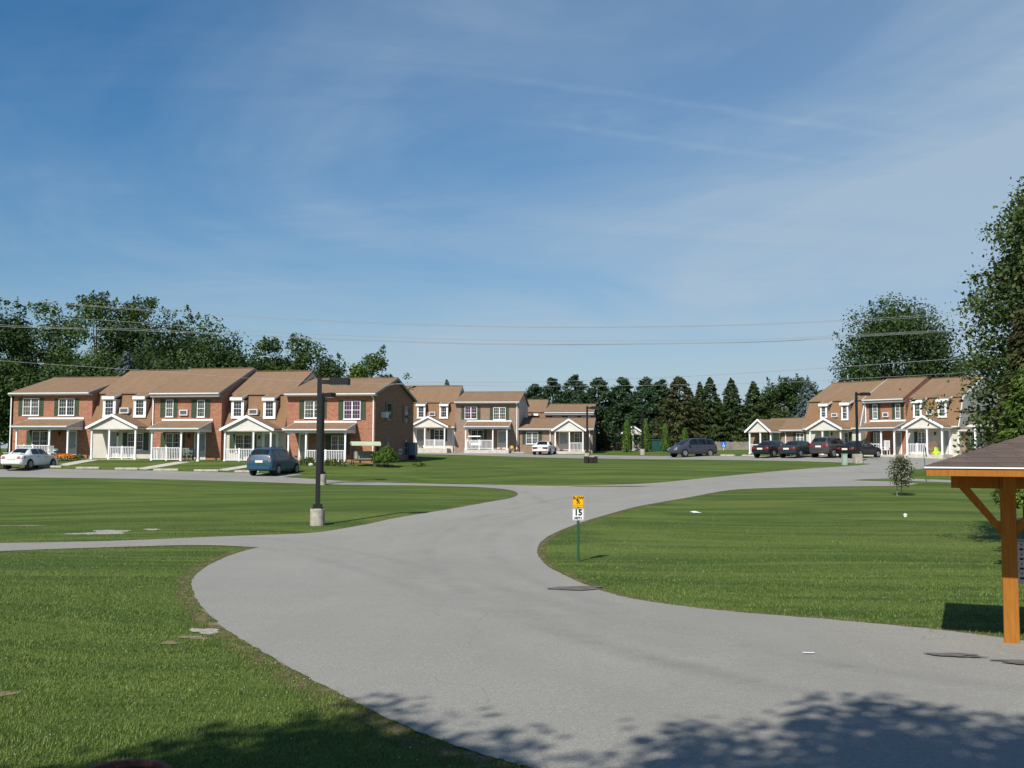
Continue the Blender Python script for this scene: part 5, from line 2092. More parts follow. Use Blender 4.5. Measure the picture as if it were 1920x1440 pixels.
for sx in (-1, 1):
    MB().tube([(sx * hw, -.85, 0), (sx * hw, -.05, zc - .1)], .03, 8).tube([(sx * hw, .85, 0), (sx * hw, .05, zc - .1)], .03, 8).build('leg', M['dark_metal'], t)
    MB().tube([(sx * (hw - .1), -.3, .5), (sx * (hw - .1), 0, zc - .15)], .018, 6).build('hanger', M['dark_metal'], t)
MB().tube([(-hw, 0, zc - .1), (hw, 0, zc - .1)], .03, 8).build('crossbar', M['dark_metal'], t)
p = G(703, 874)
t = thing('bucket', 'small grey bucket standing at the foot of the garden swing', 'bucket', (p.x, p.y, Tf(p.x, p.y)))
MB().lathe([(.11, 0), (.15, .26), (.16, .27), (.13, .27), (.10, .05)], n=14).build('pail', M['gutter'], t)

# ------------------------------------------------------------------ overhead wires
def wire(pix, label, Y, r=.009):
    pts = [at(p.x, p.y, Y) for p in spline(pix, 10)]
    o = MB().tube(pts, r, 5).build('power_line', M['wire'], smooth=True)
    tag(o, label, 'power line', 'overhead power lines')


wire([(-420, 520), (0, 559), (450, 592), (900, 611), (1300, 611), (1600, 599), (1800, 586), (2250, 550)], 'topmost overhead cable crossing the whole sky', 62)
wire([(-420, 528), (0, 561), (450, 594.5), (900, 612.5), (1300, 612), (1600, 601.5), (1800, 590), (2250, 557)], 'overhead cable close under the topmost one', 62.5)
wire([(-420, 553), (0, 588), (250, 604), (480, 621), (700, 631), (1000, 639), (1400, 636.5), (1600, 627.5), (1800, 617), (2250, 590)], 'middle overhead cable crossing the wide crowned oak', 62)
wire([(-420, 575), (0, 609), (250, 616.5), (480, 628.5), (700, 638), (1000, 645), (1400, 640.5), (1600, 629.5), (1800, 619), (2250, 594)], 'lower of the two middle overhead cables', 62.5)
wire([(-420, 590), (0, 612), (250, 619.5), (480, 630), (700, 639.5), (1000, 646.5), (1400, 642), (1600, 631.5), (1800, 621), (2250, 598)], 'overhead cable paired just under the lower middle one', 63, .012)
wire([(-420, 640), (0, 676), (230, 692), (500, 711), (760, 720.5), (1020, 724), (1250, 722), (1450, 717.5), (1600, 710), (1800, 699), (2250, 670)], 'lowest overhead cable passing in front of the roofs', 62)
wire([(720, 724), (780, 717.5), (1020, 715.5), (1300, 705), (1560, 689), (1800, 672), (2250, 640)], 'overhead cable running from the brick gable to the right', 75.5, .014)
# ------------------------------------------------------------------ vegetation
def unit(v):
    return v / np.maximum(np.linalg.norm(v, axis=1, keepdims=True), 1e-9)


def leaves(name, pos, nrm, size, tint, mat, parent, ratio=.6, along=None):
    """diamond leaves; along: optional long-axis direction"""
    n = len(pos)
    nrm = unit(nrm)
    a = rg.normal(size=(n, 3)) if along is None else along + rg.normal(size=(n, 3)) * .25
    t = unit(a - nrm * (a * nrm).sum(1, keepdims=True))
    b = np.cross(nrm, t)
    s = size[:, None]
    V = np.stack([pos - t * s * .5, pos + b * s * ratio * .5 - t * s * .08, pos + t * s * .5, pos - b * s * ratio * .5 - t * s * .08], 1).reshape(-1, 3)
    Fq = np.arange(n * 4).reshape(n, 4)
    return fast_mesh(name, V, Fq, M[mat], parent, np.repeat(np.clip(tint, 0, 1), 4))


def trunk(root, H, r, lean=0, limbs=(), mat='bark', name='trunk', wob=.15):
    mb = MB()
    pts = [(rg.normal() * wob * k / 5 if k else 0, rg.normal() * wob * k / 5 if k else 0, -.3 + (H + .3) * k / 5) for k in range(6)]
    mb.tube(pts, [r * (1.25 if k == 0 else 1 - .8 * k / 5) for k in range(6)], 8)
    for (p, z) in limbs:
        p = Vector(p)
        b = Vector((0, 0, z))
        m_ = b.lerp(p, .55) + Vector((0, 0, .08 * (p - b).length))
        mb.tube([b, m_, p], [r * .42, r * .26, r * .08], 6)
    return mb.build(name, M[mat], root, smooth=True)


def tree_root(name, label, cat, px, topy, Y, group, X=None):
    p = at(px, topy, Y)
    x = p.x if X is None else X
    z = Tf(x, Y)
    return thing(name, label, cat, (x, Y, z), rg.uniform(0, 0), group), p.z - z


def deciduous(label, px, topy, Y, Rr, mat='L_maple', n=5200, ls=.36, cb=.12, nb=26, spiky=0, group=None, name='broadleaf_tree', sparse=1.0, flat=.9, rx=1.0):
    root, H = tree_root(name, label, 'tree', px, topy, Y, group)
    n = int(n * 2.6)
    ls *= .88
    nb = int(nb * 1.25)
    zb = H * cb
    hc = (H - zb) / 2
    zc = zb + hc
    # clump centres through the crown volume
    u = unit(rg.normal(size=(nb * 3, 3)))
    rad = rg.uniform(.35, .80, size=nb * 3) ** .8
    C = u * rad[:, None] * np.array([Rr * rx, Rr, hc])
    # egg shaped: narrower at the very bottom
    k = 1 - .25 * np.clip(-C[:, 2] / hc, 0, 1)
    C[:, :2] *= k[:, None]
    C = C[:nb]
    br = Rr * rg.uniform(.24, .40, size=nb) * sparse
    br = np.minimum(br, (hc * .98 - np.abs(C[:, 2]) * .8))
    br = np.maximum(br, Rr * .27)
    w = br ** 2
    which = rg.choice(nb, size=n, p=w / w.sum())
    d = unit(rg.normal(size=(n, 3)))
    rr = br[which] * rg.uniform(.45, 1.12, size=n)
    pos = C[which] + d * rr[:, None] * np.array([1, 1, flat])
    nr = d + rg.normal(size=(n, 3)) * .7 + np.array([0, 0, .35])
    tint = rg.uniform(0, 1, size=nb)[which] * .5 + rg.uniform(0, .5, size=n)
    size = ls * rg.uniform(.6, 1.35, size=n)
    if spiky:
        sp, sn, ss, st = [], [], [], []
        for i in range(spiky):
            a = rg.uniform(0, 6.28)
            q = rg.uniform(.1, .95)
            st0 = np.array([math.cos(a) * Rr * rx * q, math.sin(a) * Rr * q, hc * math.sqrt(max(.05, 1 - q * q)) * .84])
            dr = np.array([math.cos(a) * q * .7, math.sin(a) * q * .7, 1.0]) + rg.normal(size=3) * .15
            dr /= np.linalg.norm(dr)
            ln = rg.uniform(.5, 1.25)
            m = 40
            t = rg.uniform(0, 1, size=m)
            pp = st0 + dr * (t * ln)[:, None] + rg.normal(size=(m, 3)) * (.26 * (1.15 - t))[:, None]
            sp.append(pp)
            sn.append(rg.normal(size=(m, 3)))
            ss.append(ls * rg.uniform(.6, 1.1, size=m))
            st.append(np.full(m, rg.uniform(.2, .8)))
        pos = np.concatenate([pos] + sp)
        nr = np.concatenate([nr] + sn)
        size = np.concatenate([size] + ss)
        tint = np.concatenate([tint] + st)
    pos = pos + np.array([0, 0, zc])
    leaves('crown', pos, nr, size, tint, mat, root, .7)
    lim = [((C[i][0], C[i][1], C[i][2] + zc), max(H * .12, min(zc + C[i][2] - 1.0, zc) * .7)) for i in range(0, nb, 3)]
    trunk(root, zc * .95, .12 + .009 * H, limbs=lim)
    return root


def pine(label, px, topy, Y, Rr, mat='L_pine', n=3600, ls=.42, group=None, name='pine_tree', cb=.06):
    """white pine: tiers of plumed boughs with an uneven outline"""
    root, H = tree_root(name, label, 'tree', px, topy, Y, group)
    n = int(n * 1.9)
    Rr *= 1.28
    nbr = 120
    P, Nn, S_, Tn, A_ = [], [], [], [], []
    per = n // nbr
    for i in range(nbr):
        f = cb + (1 - cb) * (i + rg.uniform(0, 1)) / nbr
        z0 = f * H
        a = rg.uniform(0, 6.28)
        reach = Rr * (1 - f ** 2.0) * rg.uniform(.65, 1.12) + .40
        tt = rg.uniform(.25, 1, size=per) ** .7
        up = .18 * reach
        c = np.stack([np.cos(a) * reach * tt, np.sin(a) * reach * tt, z0 + up * tt ** 2 - .1 * reach * tt], 1)
        wdt = .16 + .20 * reach * (1.1 - .5 * tt)
        c += rg.normal(size=(per, 3)) * np.stack([wdt, wdt, wdt * .55], 1) * .62
        P.append(c)
        Nn.append(rg.normal(size=(per, 3)) * .7 + np.array([np.cos(a) * .5, np.sin(a) * .5, .6]))
        S_.append(ls * rg.uniform(.6, 1.3, size=per))
        Tn.append(np.full(per, rg.uniform(0, .6)) + rg.uniform(0, .4, size=per))
        A_.append(np.tile(np.array([np.cos(a), np.sin(a), .5]), (per, 1)))
    # leader
    m = 24
    t = rg.uniform(0, 1, size=m)
    P.append(np.stack([rg.normal(size=m) * .10, rg.normal(size=m) * .10, H - 1.3 + 1.3 * t], 1))
    Nn.append(rg.normal(size=(m, 3)))
    S_.append(ls * rg.uniform(.5, .9, size=m))
    Tn.append(rg.uniform(.2, .8, size=m))
    A_.append(np.tile(np.array([0, 0, 1.0]), (m, 1)))
    leaves('crown', np.concatenate(P), np.concatenate(Nn), np.concatenate(S_), np.concatenate(Tn), mat, root, .45, np.concatenate(A_))
    trunk(root, H * .95, .12 + .012 * H, wob=.06)
    return root


def spruce(label, px, topy, Y, Rr, mat='L_spruce', n=4200, ls=.40, group=None, name='spruce_tree', cb=.02, X=None, pw=.85):
    root, H = tree_root(name, label, 'tree', px, topy, Y, group, X)
    n = int(n * 1.6)
    Rr *= 1.15
    nbr = 170
    per = n // nbr
    P, Nn, S_, Tn, A_ = [], [], [], [], []
    for i in range(nbr):
        f = cb + (.985 - cb) * ((i + rg.uniform(0, 1)) / nbr) ** 1.15
        a = i * 2.39996 + rg.normal() * .3
        reach = Rr * (1 - f) ** pw * rg.uniform(.75, 1.12) + .08
        tt = rg.uniform(.12, 1, size=per) ** .6
        z = f * H + reach * (.05 * tt - .30 * tt ** 1.5 + .12 * tt ** 4)
        wdt = (.05 + .17 * reach * (1.15 - tt))
        side = rg.normal(size=per) * wdt
        c = np.stack([np.cos(a) * reach * tt - np.sin(a) * side, np.sin(a) * reach * tt + np.cos(a) * side, z + rg.normal(size=per) * .07 - np.abs(side) * .35], 1)
        P.append(c)
        Nn.append(rg.normal(size=(per, 3)) * .55 + np.array([np.cos(a) * .5, np.sin(a) * .5, .75]))
        S_.append(ls * rg.uniform(.55, 1.25, size=per))
        Tn.append(np.full(per, rg.uniform(0, .45)) + .35 * tt + rg.uniform(0, .25, size=per))
        A_.append(np.tile(np.array([np.cos(a), np.sin(a), -.25]), (per, 1)))
    m = 18
    t = rg.uniform(0, 1, size=m)
    P.append(np.stack([rg.normal(size=m) * .05, rg.normal(size=m) * .05, H * .93 + H * .07 * t], 1))
    Nn.append(rg.normal(size=(m, 3)))
    S_.append(ls * rg.uniform(.4, .8, size=m))
    Tn.append(rg.uniform(.3, .9, size=m))
    A_.append(np.tile(np.array([0, 0, 1.0]), (m, 1)))
    leaves('crown', np.concatenate(P), np.concatenate(Nn), np.concatenate(S_), np.concatenate(Tn), mat, root, .42, np.concatenate(A_))
    trunk(root, H * .93, .10 + .012 * H, wob=.03)
    return root


def arborvitae(label, px, topy, Y, Rr, n=3200, name='arborvitae', ls=.20, kind='arborvitae'):
    root, H = tree_root(name, label, 'shrub', px, topy, Y, 'arborvitae shrubs')
    f = rg.uniform(0, 1, size=n) ** .85
    a = rg.uniform(0, 6.28, size=n)
    r = Rr * np.minimum(1, (f / .16 + .55)) * np.clip(1 - f, 0, 1) ** .42
    r = r * (1 + .10 * np.sin(a * 5 + f * 9) + .06 * np.sin(a * 11)) * rg.uniform(.72, 1.06, size=n)
    pos = np.stack([np.cos(a) * r, np.sin(a) * r, f * H * .98 + .08], 1)
    nr = np.stack([np.cos(a), np.sin(a), np.full(n, .25)], 1) + rg.normal(size=(n, 3)) * .45
    leaves('foliage', pos, nr, ls * rg.uniform(.6, 1.4, size=n), rg.uniform(0, .5, size=n) + .5 * (np.sin(a * 5 + f * 9) * .5 + .5), 'L_arbor', root, .42, np.tile(np.array([0, 0, 1.0]), (n, 1)))
    trunk(root, H * .6, .09, name='stem', wob=.01)
    return root


def bush(name, label, cat, pos, rx, ry, h, mat, n=900, ls=.10, group=None, bloom=None, nbloom=0):
    root = thing(name, label, cat, pos, 0, group)
    d = unit(rg.normal(size=(n, 3)))
    d[:, 2] = np.abs(d[:, 2]) * 1.0 - .25 * rg.uniform(0, 1, size=n)
    ru = 1 + .14 * np.sin(d[:, 0] * 5 + 1) + .12 * np.sin(d[:, 1] * 7 + d[:, 2] * 6)
    k = rg.uniform(.72, 1.06, size=n) * ru
    P = np.stack([d[:, 0] * rx * k, d[:, 1] * ry * k, h * .36 + d[:, 2] * h * .64 * k], 1)
    P[:, 2] = np.maximum(P[:, 2], .02)
    leaves('foliage', P, d + rg.normal(size=(n, 3)) * .6, ls * rg.uniform(.6, 1.4, size=n), rg.uniform(0, 1, size=n), mat, root, .6)
    mb = MB()
    for i in range(6):
        a = i * 1.05
        mb.tube([(.08 * math.cos(a), .08 * math.sin(a), -.1), (rx * .5 * math.cos(a), ry * .5 * math.sin(a), h * .7)], [.025, .008], 5)
    mb.build('stems', M['bark'], root)
    if bloom:
        d = unit(rg.normal(size=(nbloom, 3)))
        d[:, 2] = np.abs(d[:, 2])
        d[:, 1] = -np.abs(d[:, 1]) * .8 + .2 * d[:, 1]
        P = np.stack([d[:, 0] * rx * 1.03, d[:, 1] * ry * 1.05, h * .40 + d[:, 2] * h * .66], 1)
        leaves('blooms', P, d + rg.normal(size=(nbloom, 3)) * .4, ls * rg.uniform(.9, 1.5, size=nbloom), rg.uniform(0, 1, size=nbloom), bloom, root, .95)
    return root


rg = np.random.default_rng(11)
GB = 'trees behind the brick row'
deciduous('dark dense tree at the left edge of the photo behind the brick row', 6, 552, 99, 4.6, 'L_dark', 7200, .34, .05, 34, 8, GB)
deciduous('thin open crowned tree with sky showing through, second from the left edge', 92, 560, 113, 5.4, 'L_maple', 4200, .34, .15, 24, 14, GB, sparse=.8)
deciduous('tallest spiky topped tree behind the far left brick townhouse', 187, 543, 108, 5.4, 'L_maple', 6200, .34, .12, 28, 34, GB, sparse=.9)
deciduous('spiky topped tree to the right of the tallest one behind the brick row', 272, 552, 113, 5.2, 'L_maple', 5400, .34, .10, 26, 32, GB, sparse=.88)
deciduous('broad dense dark green tree behind the middle of the brick row', 362, 570, 104, 6.3, 'L_dark', 9500, .34, .04, 44, 4, GB, rx=.98)
deciduous('lower tree filling the gap at the right shoulder of the broad dense tree', 438, 622, 106, 2.9, 'L_maple', 2800, .33, .05, 18, 0, GB)
deciduous('lumpy crowned tree behind the roof of the blue minivan townhouse', 505, 628, 106, 3.6, 'L_maple', 4200, .33, .05, 24, 3, GB)
deciduous('lumpy crowned tree with knobbly top left of the lamp posts', 560, 619, 109, 4.0, 'L_maple', 4600, .33, .05, 24, 6, GB)
deciduous('small dark tree directly above the lamp head', 612, 652, 108, 3.2, 'L_dark', 3200, .33, .05, 20, 0, GB)
deciduous('light green tree behind the ridge of the right end brick townhouse', 656, 656, 106, 3.0, 'L_light', 3400, .33, .05, 20, 2, GB)
deciduous('round grey green tree above the brick gable', 703, 645, 111, 3.3, 'L_maple', 4200, .31, .05, 26, 2, GB, sparse=.9)
deciduous('small low tree poking out beside the brick gable', 748, 693, 116, 2.3, 'L_maple', 1900, .30, .05, 16, 2, GB)
for px, ty, Y, rr, mt, lb in ((25, 655, 95, 3.6, 'L_maple', 'low leafy tree at the left edge beside the far left townhouse'), (120, 650, 97, 4.2, 'L_dark', 'dark understorey tree behind the far left townhouse roof'),
                              (190, 640, 99, 3.8, 'L_dark', 'dark understorey tree left of the blue spruce'), (300, 640, 97, 4.4, 'L_dark', 'dark understorey tree right of the blue spruce'), (455, 650, 100, 2.6, 'L_dark', 'dark understorey tree between the broad tree and the lumpy crowned one')):
    deciduous(lb, px, ty, Y, rr, mt, 3800, .33, .0, 24, 0, GB)
spruce('pale blue spruce tip above the roof of the left cream townhouse', 237, 657, 94, 2.7, 'L_blue', 3000, .32, GB, name='blue_spruce')
spruce('small conifer tip showing above the middle row roof', 838, 711, 140, 2.4, 'L_spruce', 1600, .34, None)
bush('garden_shrub', 'yellow green shrub at the left edge behind the white sedan', 'shrub', (lambda q: (q.x, q.y, Tf(q.x, q.y)))(at(3, 850, 71.5)), .75, .75, 1.25, 'L_bush', 900, .13)

GM = 'conifers behind the middle lot'
for px, ty, rr, lb in ((1003, 722, 2.4, 'leftmost pine of the middle tree row just right of the brick roof'), (1036, 711, 2.7, 'second pine of the middle tree row above the bungalow roof'),
                       (1078, 705, 2.9, 'tall pine of the middle tree row above the white gabled porch'), (1122, 710, 2.9, 'pine with rounded top right of the black lamp arm'),
                       (1167, 709, 2.8, 'pine behind the bungalow with the arborvitae shrubs'), (1210, 709, 2.7, 'pine directly above the farthest lamp post'), (1238, 714, 2.3, 'pine squeezed beside the browning conifer')):
    pine(lb, px, ty, 134, rr, 'L_pine', 3800, .42, GM)
for px, ty, rr, lb in ((1050, 752, 3.0, 'lower pine in front of the tall middle pines'), (1105, 757, 3.0, 'lower pine behind the end of the tan brick bungalow'), (1150, 750, 3.0, 'lower pine above the small bungalow roof'),
                       (1205, 755, 2.8, 'lower pine between the two tallest arborvitae shrubs')):
    pine(lb, px, ty, 147 if px < 1140 else 144, rr, 'L_pine', 3000, .44, GM)
for px, ty, rr, lb in ((1020, 745, 4.0, 'dark back tree behind the leftmost pines'), (1095, 738, 4.4, 'dark back tree behind the tall middle pines'), (1165, 738, 4.4, 'dark back tree behind the pines above the small bungalow'),
                       (1240, 740, 4.4, 'dark back tree behind the browning conifer'), (1310, 744, 4.4, 'dark back tree behind the slim pointed spruce'), (1352, 744, 3.6, 'dark back tree filling the gap between the two middle spruces'),
                       (1392, 746, 3.6, 'dark back tree filling the gap left of the pointed spruce'), (1438, 736, 4.0, 'dark back tree between the pointed spruce and the leafy trees')):
    deciduous(lb, px, ty, 152, rr, 'L_dark', 3000, .50, .0, 22, 3, GM)
spruce('broad browning conifer left of the dark spruces', 1273, 705, 126, 4.1, 'L_brown', 6800, .40, GM, name='conifer_tree', pw=.62)
spruce('slim pointed spruce between the browning conifer and the taller spruces', 1312, 716, 133, 2.4, 'L_spruce', 3000, .40, GM)
spruce('spruce with a tall thin leader above the grey minivan', 1331, 707, 129, 3.3, 'L_spruce', 4600, .40, GM)
spruce('dark pointed spruce in the middle of the spruce row', 1371, 709, 128, 3.4, 'L_spruce', 4800, .40, GM)
spruce('pointed spruce left of the leafy trees behind the right row', 1413, 715, 127, 3.5, 'L_spruce', 4800, .40, GM)
deciduous('dark leafy tree behind the gabled porch at the left end of the right row', 1466, 705, 128, 3.2, 'L_dark', 4200, .34, .0, 26, 5, GM)
deciduous('dark leafy tree behind the pale blue spruce', 1503, 706, 130, 2.9, 'L_dark', 3800, .34, .0, 24, 5, GM)
for px, ty, rr, lb in ((1345, 760, 2.6, 'low spruce behind the wooden fence near the parking sign'), (1300, 765, 2.6, 'low spruce behind the grey minivan'), (1395, 768, 2.6, 'low spruce at the right end of the wooden fence'), (1440, 750, 2.8, 'low spruce behind the porch gable of the right row')):
    spruce(lb, px, ty, 131, rr, 'L_spruce', 2600, .42, GM, cb=0)
spruce('pale blue spruce standing beside the gambrel roof of the right row', 1513, 713, 119, 2.6, 'L_blue', 4200, .32, None, name='blue_spruce', pw=.7)
deciduous('huge wide crowned oak behind the right row of townhouses', 1672, 550, 123, 7.4, 'L_dark', 15000, .36, .10, 60, 8, None, name='oak_tree', rx=1.0)
deciduous('small dark tree at the lower left of the huge oak', 1571, 698, 124, 2.4, 'L_dark', 2400, .34, .05, 18, 3, None)
deciduous('dark tree filling the right side behind the near branches', 1800, 640, 121, 5.0, 'L_dark', 5200, .36, .05, 30, 4, None)
arborvitae('tall arborvitae in front of the small bungalow, left of its gabled porch', 1175.5, 787, 116, .66)
arborvitae('tall arborvitae behind the farthest lamp post', 1210, 787.5, 116.5, .68)
arborvitae('arborvitae between the dark green box and the grey minivan', 1247, 795, 116, .56)
arborvitae('short arborvitae rising behind the grey minivan', 1284, 803, 117, .62, 2400)

# near trees on the right


def near_broadleaf(label, X, Y, H, Rr, n, ls, cb, mat, nb=60, seed_tilt=0, name='maple_tree', group=None, nlimb=14, cone=0.0):
    root = thing(name, label, 'tree', (X, Y, Tf(X, Y)), 0, group)
    zb = H * cb
    # limbs reach outwards, leaves gather along their outer halves in drooping sprays
    P, Nn, Tn = [], [], []
    lim = []
    per = n // (nb * 6)
    for i in range(nb):
        f = (i + rg.uniform(0, 1)) / nb
        z0 = zb + (H - zb) * f * .86
        a = i * 2.39996 + rg.normal() * .25
        reach = Rr * math.sin(math.pi * (.16 + .84 * (1 - f) ** .9 * .62 + .05)) * rg.uniform(.72, 1.1) * (1 - f ** 3 * .55) * (1 - cone * f)
        rise = reach * (.15 + .75 * f)
        tip = Vector((math.cos(a) * reach, math.sin(a) * reach, z0 + rise))
        if i % max(1, nb // nlimb) == 0:
            lim.append((tip * .97, z0))
        tc = rg.uniform(0, .5)
        for j in range(6):
            t = .35 + .65 * (j + rg.uniform(0, 1)) / 6
            c = np.array([math.cos(a) * reach * t, math.sin(a) * reach * t, z0 + rise * t ** 1.2])
            c = c + rg.normal(size=3) * .20 * reach * .5
            sp = rg.normal(size=(per, 3)) * np.array([.30, .30, .20]) * (.7 + .22 * Rr / 3)
            P.append(c + sp)
            Nn.append(rg.normal(size=(per, 3)) * .8 + np.array([0, 0, .7]))
            Tn.append(tc + rg.uniform(0, .5, size=per))
    P = np.concatenate(P)
    leaves('crown', P, np.concatenate(Nn), ls * rg.uniform(.6, 1.3, size=len(P)), np.concatenate(Tn), mat, root, .62)
    trunk(root, H * .9, .05 + .014 * H, limbs=lim)
    return root


p = at(1992, 850, 30)
near_broadleaf('tall near broadleaf tree leaning in from the right edge of the photo', p.x, 30, 12.1, 3.65, 52000, .14, .22, 'L_near', 90, nlimb=26, cone=.55)
q = at(1925, 850, 27.2)
r_ = thing('spruce_tree', 'x', 'tree')
bpy.data.objects.remove(r_)
spruce('browning spruce at the right edge in front of the tall broadleaf tree', 1925, 570, 27.0, 1.05, 'L_brown', 9000, .16, None, cb=.40, pw=.55)
spruce('bright green young conifer just above the shelter roof', 1920, 690, 24.5, .80, 'L_light', 7000, .13, None, cb=.36, name='young_conifer', pw=.5)
# young tree with a stake
p = G(1690.5, 930)
H = at(1690, 856, p.y).z - Tf(p.x, p.y)
root = thing('young_tree', 'young staked tree with reddish green leaves on the right lawn', 'tree', (p.x, p.y, Tf(p.x, p.y)))
P, Nn, Tn, lim = [], [], [], []
for i in range(26):
    f = i / 26
    z0 = H * (.26 + .66 * f)
    a = i * 2.4 + .3
    rch = .62 * math.sin(math.pi * (.22 + .66 * f)) ** .8 * rg.uniform(.7, 1.15)
    lim.append(((math.cos(a) * rch, math.sin(a) * rch, z0 + .30 * rch), z0 - .12))
    for t in (.45, .75, 1.0):
        m = 16
        P.append(np.array([math.cos(a) * rch * t, math.sin(a) * rch * t, z0 + .3 * rch * t]) + rg.normal(size=(m, 3)) * np.array([.10, .10, .075]))
        Nn.append(rg.normal(size=(m, 3)) + np.array([0, 0, .8]))
        Tn.append(rg.uniform(0, 1, size=m))
P.append(np.array([0, 0, H * .95]) + rg.normal(size=(30, 3)) * np.array([.09, .09, .10]))
Nn.append(rg.normal(size=(30, 3)))
Tn.append(rg.uniform(0, 1, size=30))
P = np.concatenate(P)
leaves('crown', P, np.concatenate(Nn), .105 * rg.uniform(.7, 1.3, size=len(P)), np.concatenate(Tn), 'L_red', root, .7)
trunk(root, H * .93, .034, limbs=lim, wob=.02)
p2 = G(1682, 929)
t = thing('tree_stake', 'thin wooden stake beside the young tree', 'stake', (p2.x, p2.y, Tf(p2.x, p2.y)))
MB().tube([(0, 0, -.1), (0.02, 0, 1.45)], .022, 6).build('stake', M['old_concrete'], t)

# foundation planting


def gp(px, py):
    p = G(px, py)
    return (p.x, p.y, Tf(p.x, p.y))


bush('bush', 'round clipped green bush against the shaded brick gable', 'bush', gp(723, 876), .92, .85, 1.5, 'L_bush', 4200, .13)
bush('flower_bush', 'bed of orange flowers in front of the far left townhouse', 'flowers', gp(121, 863.5), .85, .45, .50, 'L_bush', 800, .10, None, 'orange_bloom', 260)
bush('garden_shrub', 'low dark green plant right of the orange flowers', 'shrub', gp(148, 863), .45, .4, .5, 'L_maple', 400, .11)
bush('flower_bush', 'clump of red flowers before the porch with the white canopy swing', 'flowers', gp(920, 845.2), .42, .3, .42, 'L_bush', 220, .10, None, 'red_bloom', 160)
bush('garden_shrub', 'weedy green clump at the foot of the electric cabinet', 'shrub', gp(786, 874.5), .5, .4, .32, 'L_bush', 420, .10)


def lilies(label, px, py, w, n=110, h=.62):
    p = gp(px, py)
    root = thing('lily_clump', label, 'plants', p, LR.th, 'strap leaved plants along the porch')
    x = rg.uniform(-w, w, size=n)
    y = rg.uniform(-.2, .2, size=n)
    a = rg.uniform(0, 6.28, size=n)
    mb = []
    V, tint = [], []
    for i in range(n):
        hh = h * rg.uniform(.6, 1.15)
        o = np.array([math.cos(a[i]), math.sin(a[i]), 0])
        s = np.array([-math.sin(a[i]), math.cos(a[i]), 0]) * .022
        b = np.array([x[i], y[i], 0])
        c = b + o * hh * .30 + np.array([0, 0, hh * .75])
        e = b + o * hh * .65 + np.array([0, 0, hh * .72])
        V += [b - s, b + s, c + s, c - s, c - s, c + s, e + s * .3, e - s * .3]
        tint += [rg.uniform(0, 1)] * 8
    V = np.array(V)
    fast_mesh('strap_leaves', V, np.arange(len(V)).reshape(-1, 4), M['L_lily'], root, np.array(tint))


lilies('clump of strap leaved plants right of the blue minivan', 575, 872, .55, 130, .72)
lilies('clump of strap leaved plants behind the nearest lamp post', 618, 873, .4, 90, .62)
lilies('clump of strap leaved plants left of the garden swing', 638, 874, .35, 80, .6)
p = gp(583, 873)
o = MB().lathe([(.16, 0), (.19, .08), (.12, .16), (.02, .19)], n=9).build('garden_stone', M['stone'], loc=(p[0], p[1], p[2]))
tag(o, 'white garden stone at the foot of the plants by the minivan', 'stone')
for px, py, s_, lb in ((805 + 48, 846, .34, 'left white stone on the edge of the grass between the porches'), (858 + 30, 846.5, .26, 'small white stone before the swing porch railing')):
    p = gp(px, py)
    mb = MB().lathe([(s_, -.05), (s_ * 1.1, .1), (s_ * .7, .26), (.03, .32)], n=9)
    tag(mb.build('garden_stone', M['stone'], loc=p), lb, 'stone')

# trees behind the camera whose shadows reach the foreground
GS = 'trees behind the viewpoint'
near_broadleaf('maple standing left behind the viewpoint, its crown shading the lawn corner', -6.6, -2.9, 11.6, 3.1, 24000, .20, .36, 'L_maple', 60, group=GS)
near_broadleaf('maple standing behind the viewpoint, its crown shading the drive', -1.6, -3.9, 12.0, 4.0, 34000, .20, .40, 'L_maple', 100, group=GS)
near_broadleaf('maple standing right behind the viewpoint, its crown shading the right of the drive', 2.7, -4.6, 11.8, 4.3, 34000, .20, .40, 'L_maple', 100, group=GS)

# ------------------------------------------------------------------ grass blades near the camera
GZ = []


def fade(y):
    return 1.25 - .028 * y


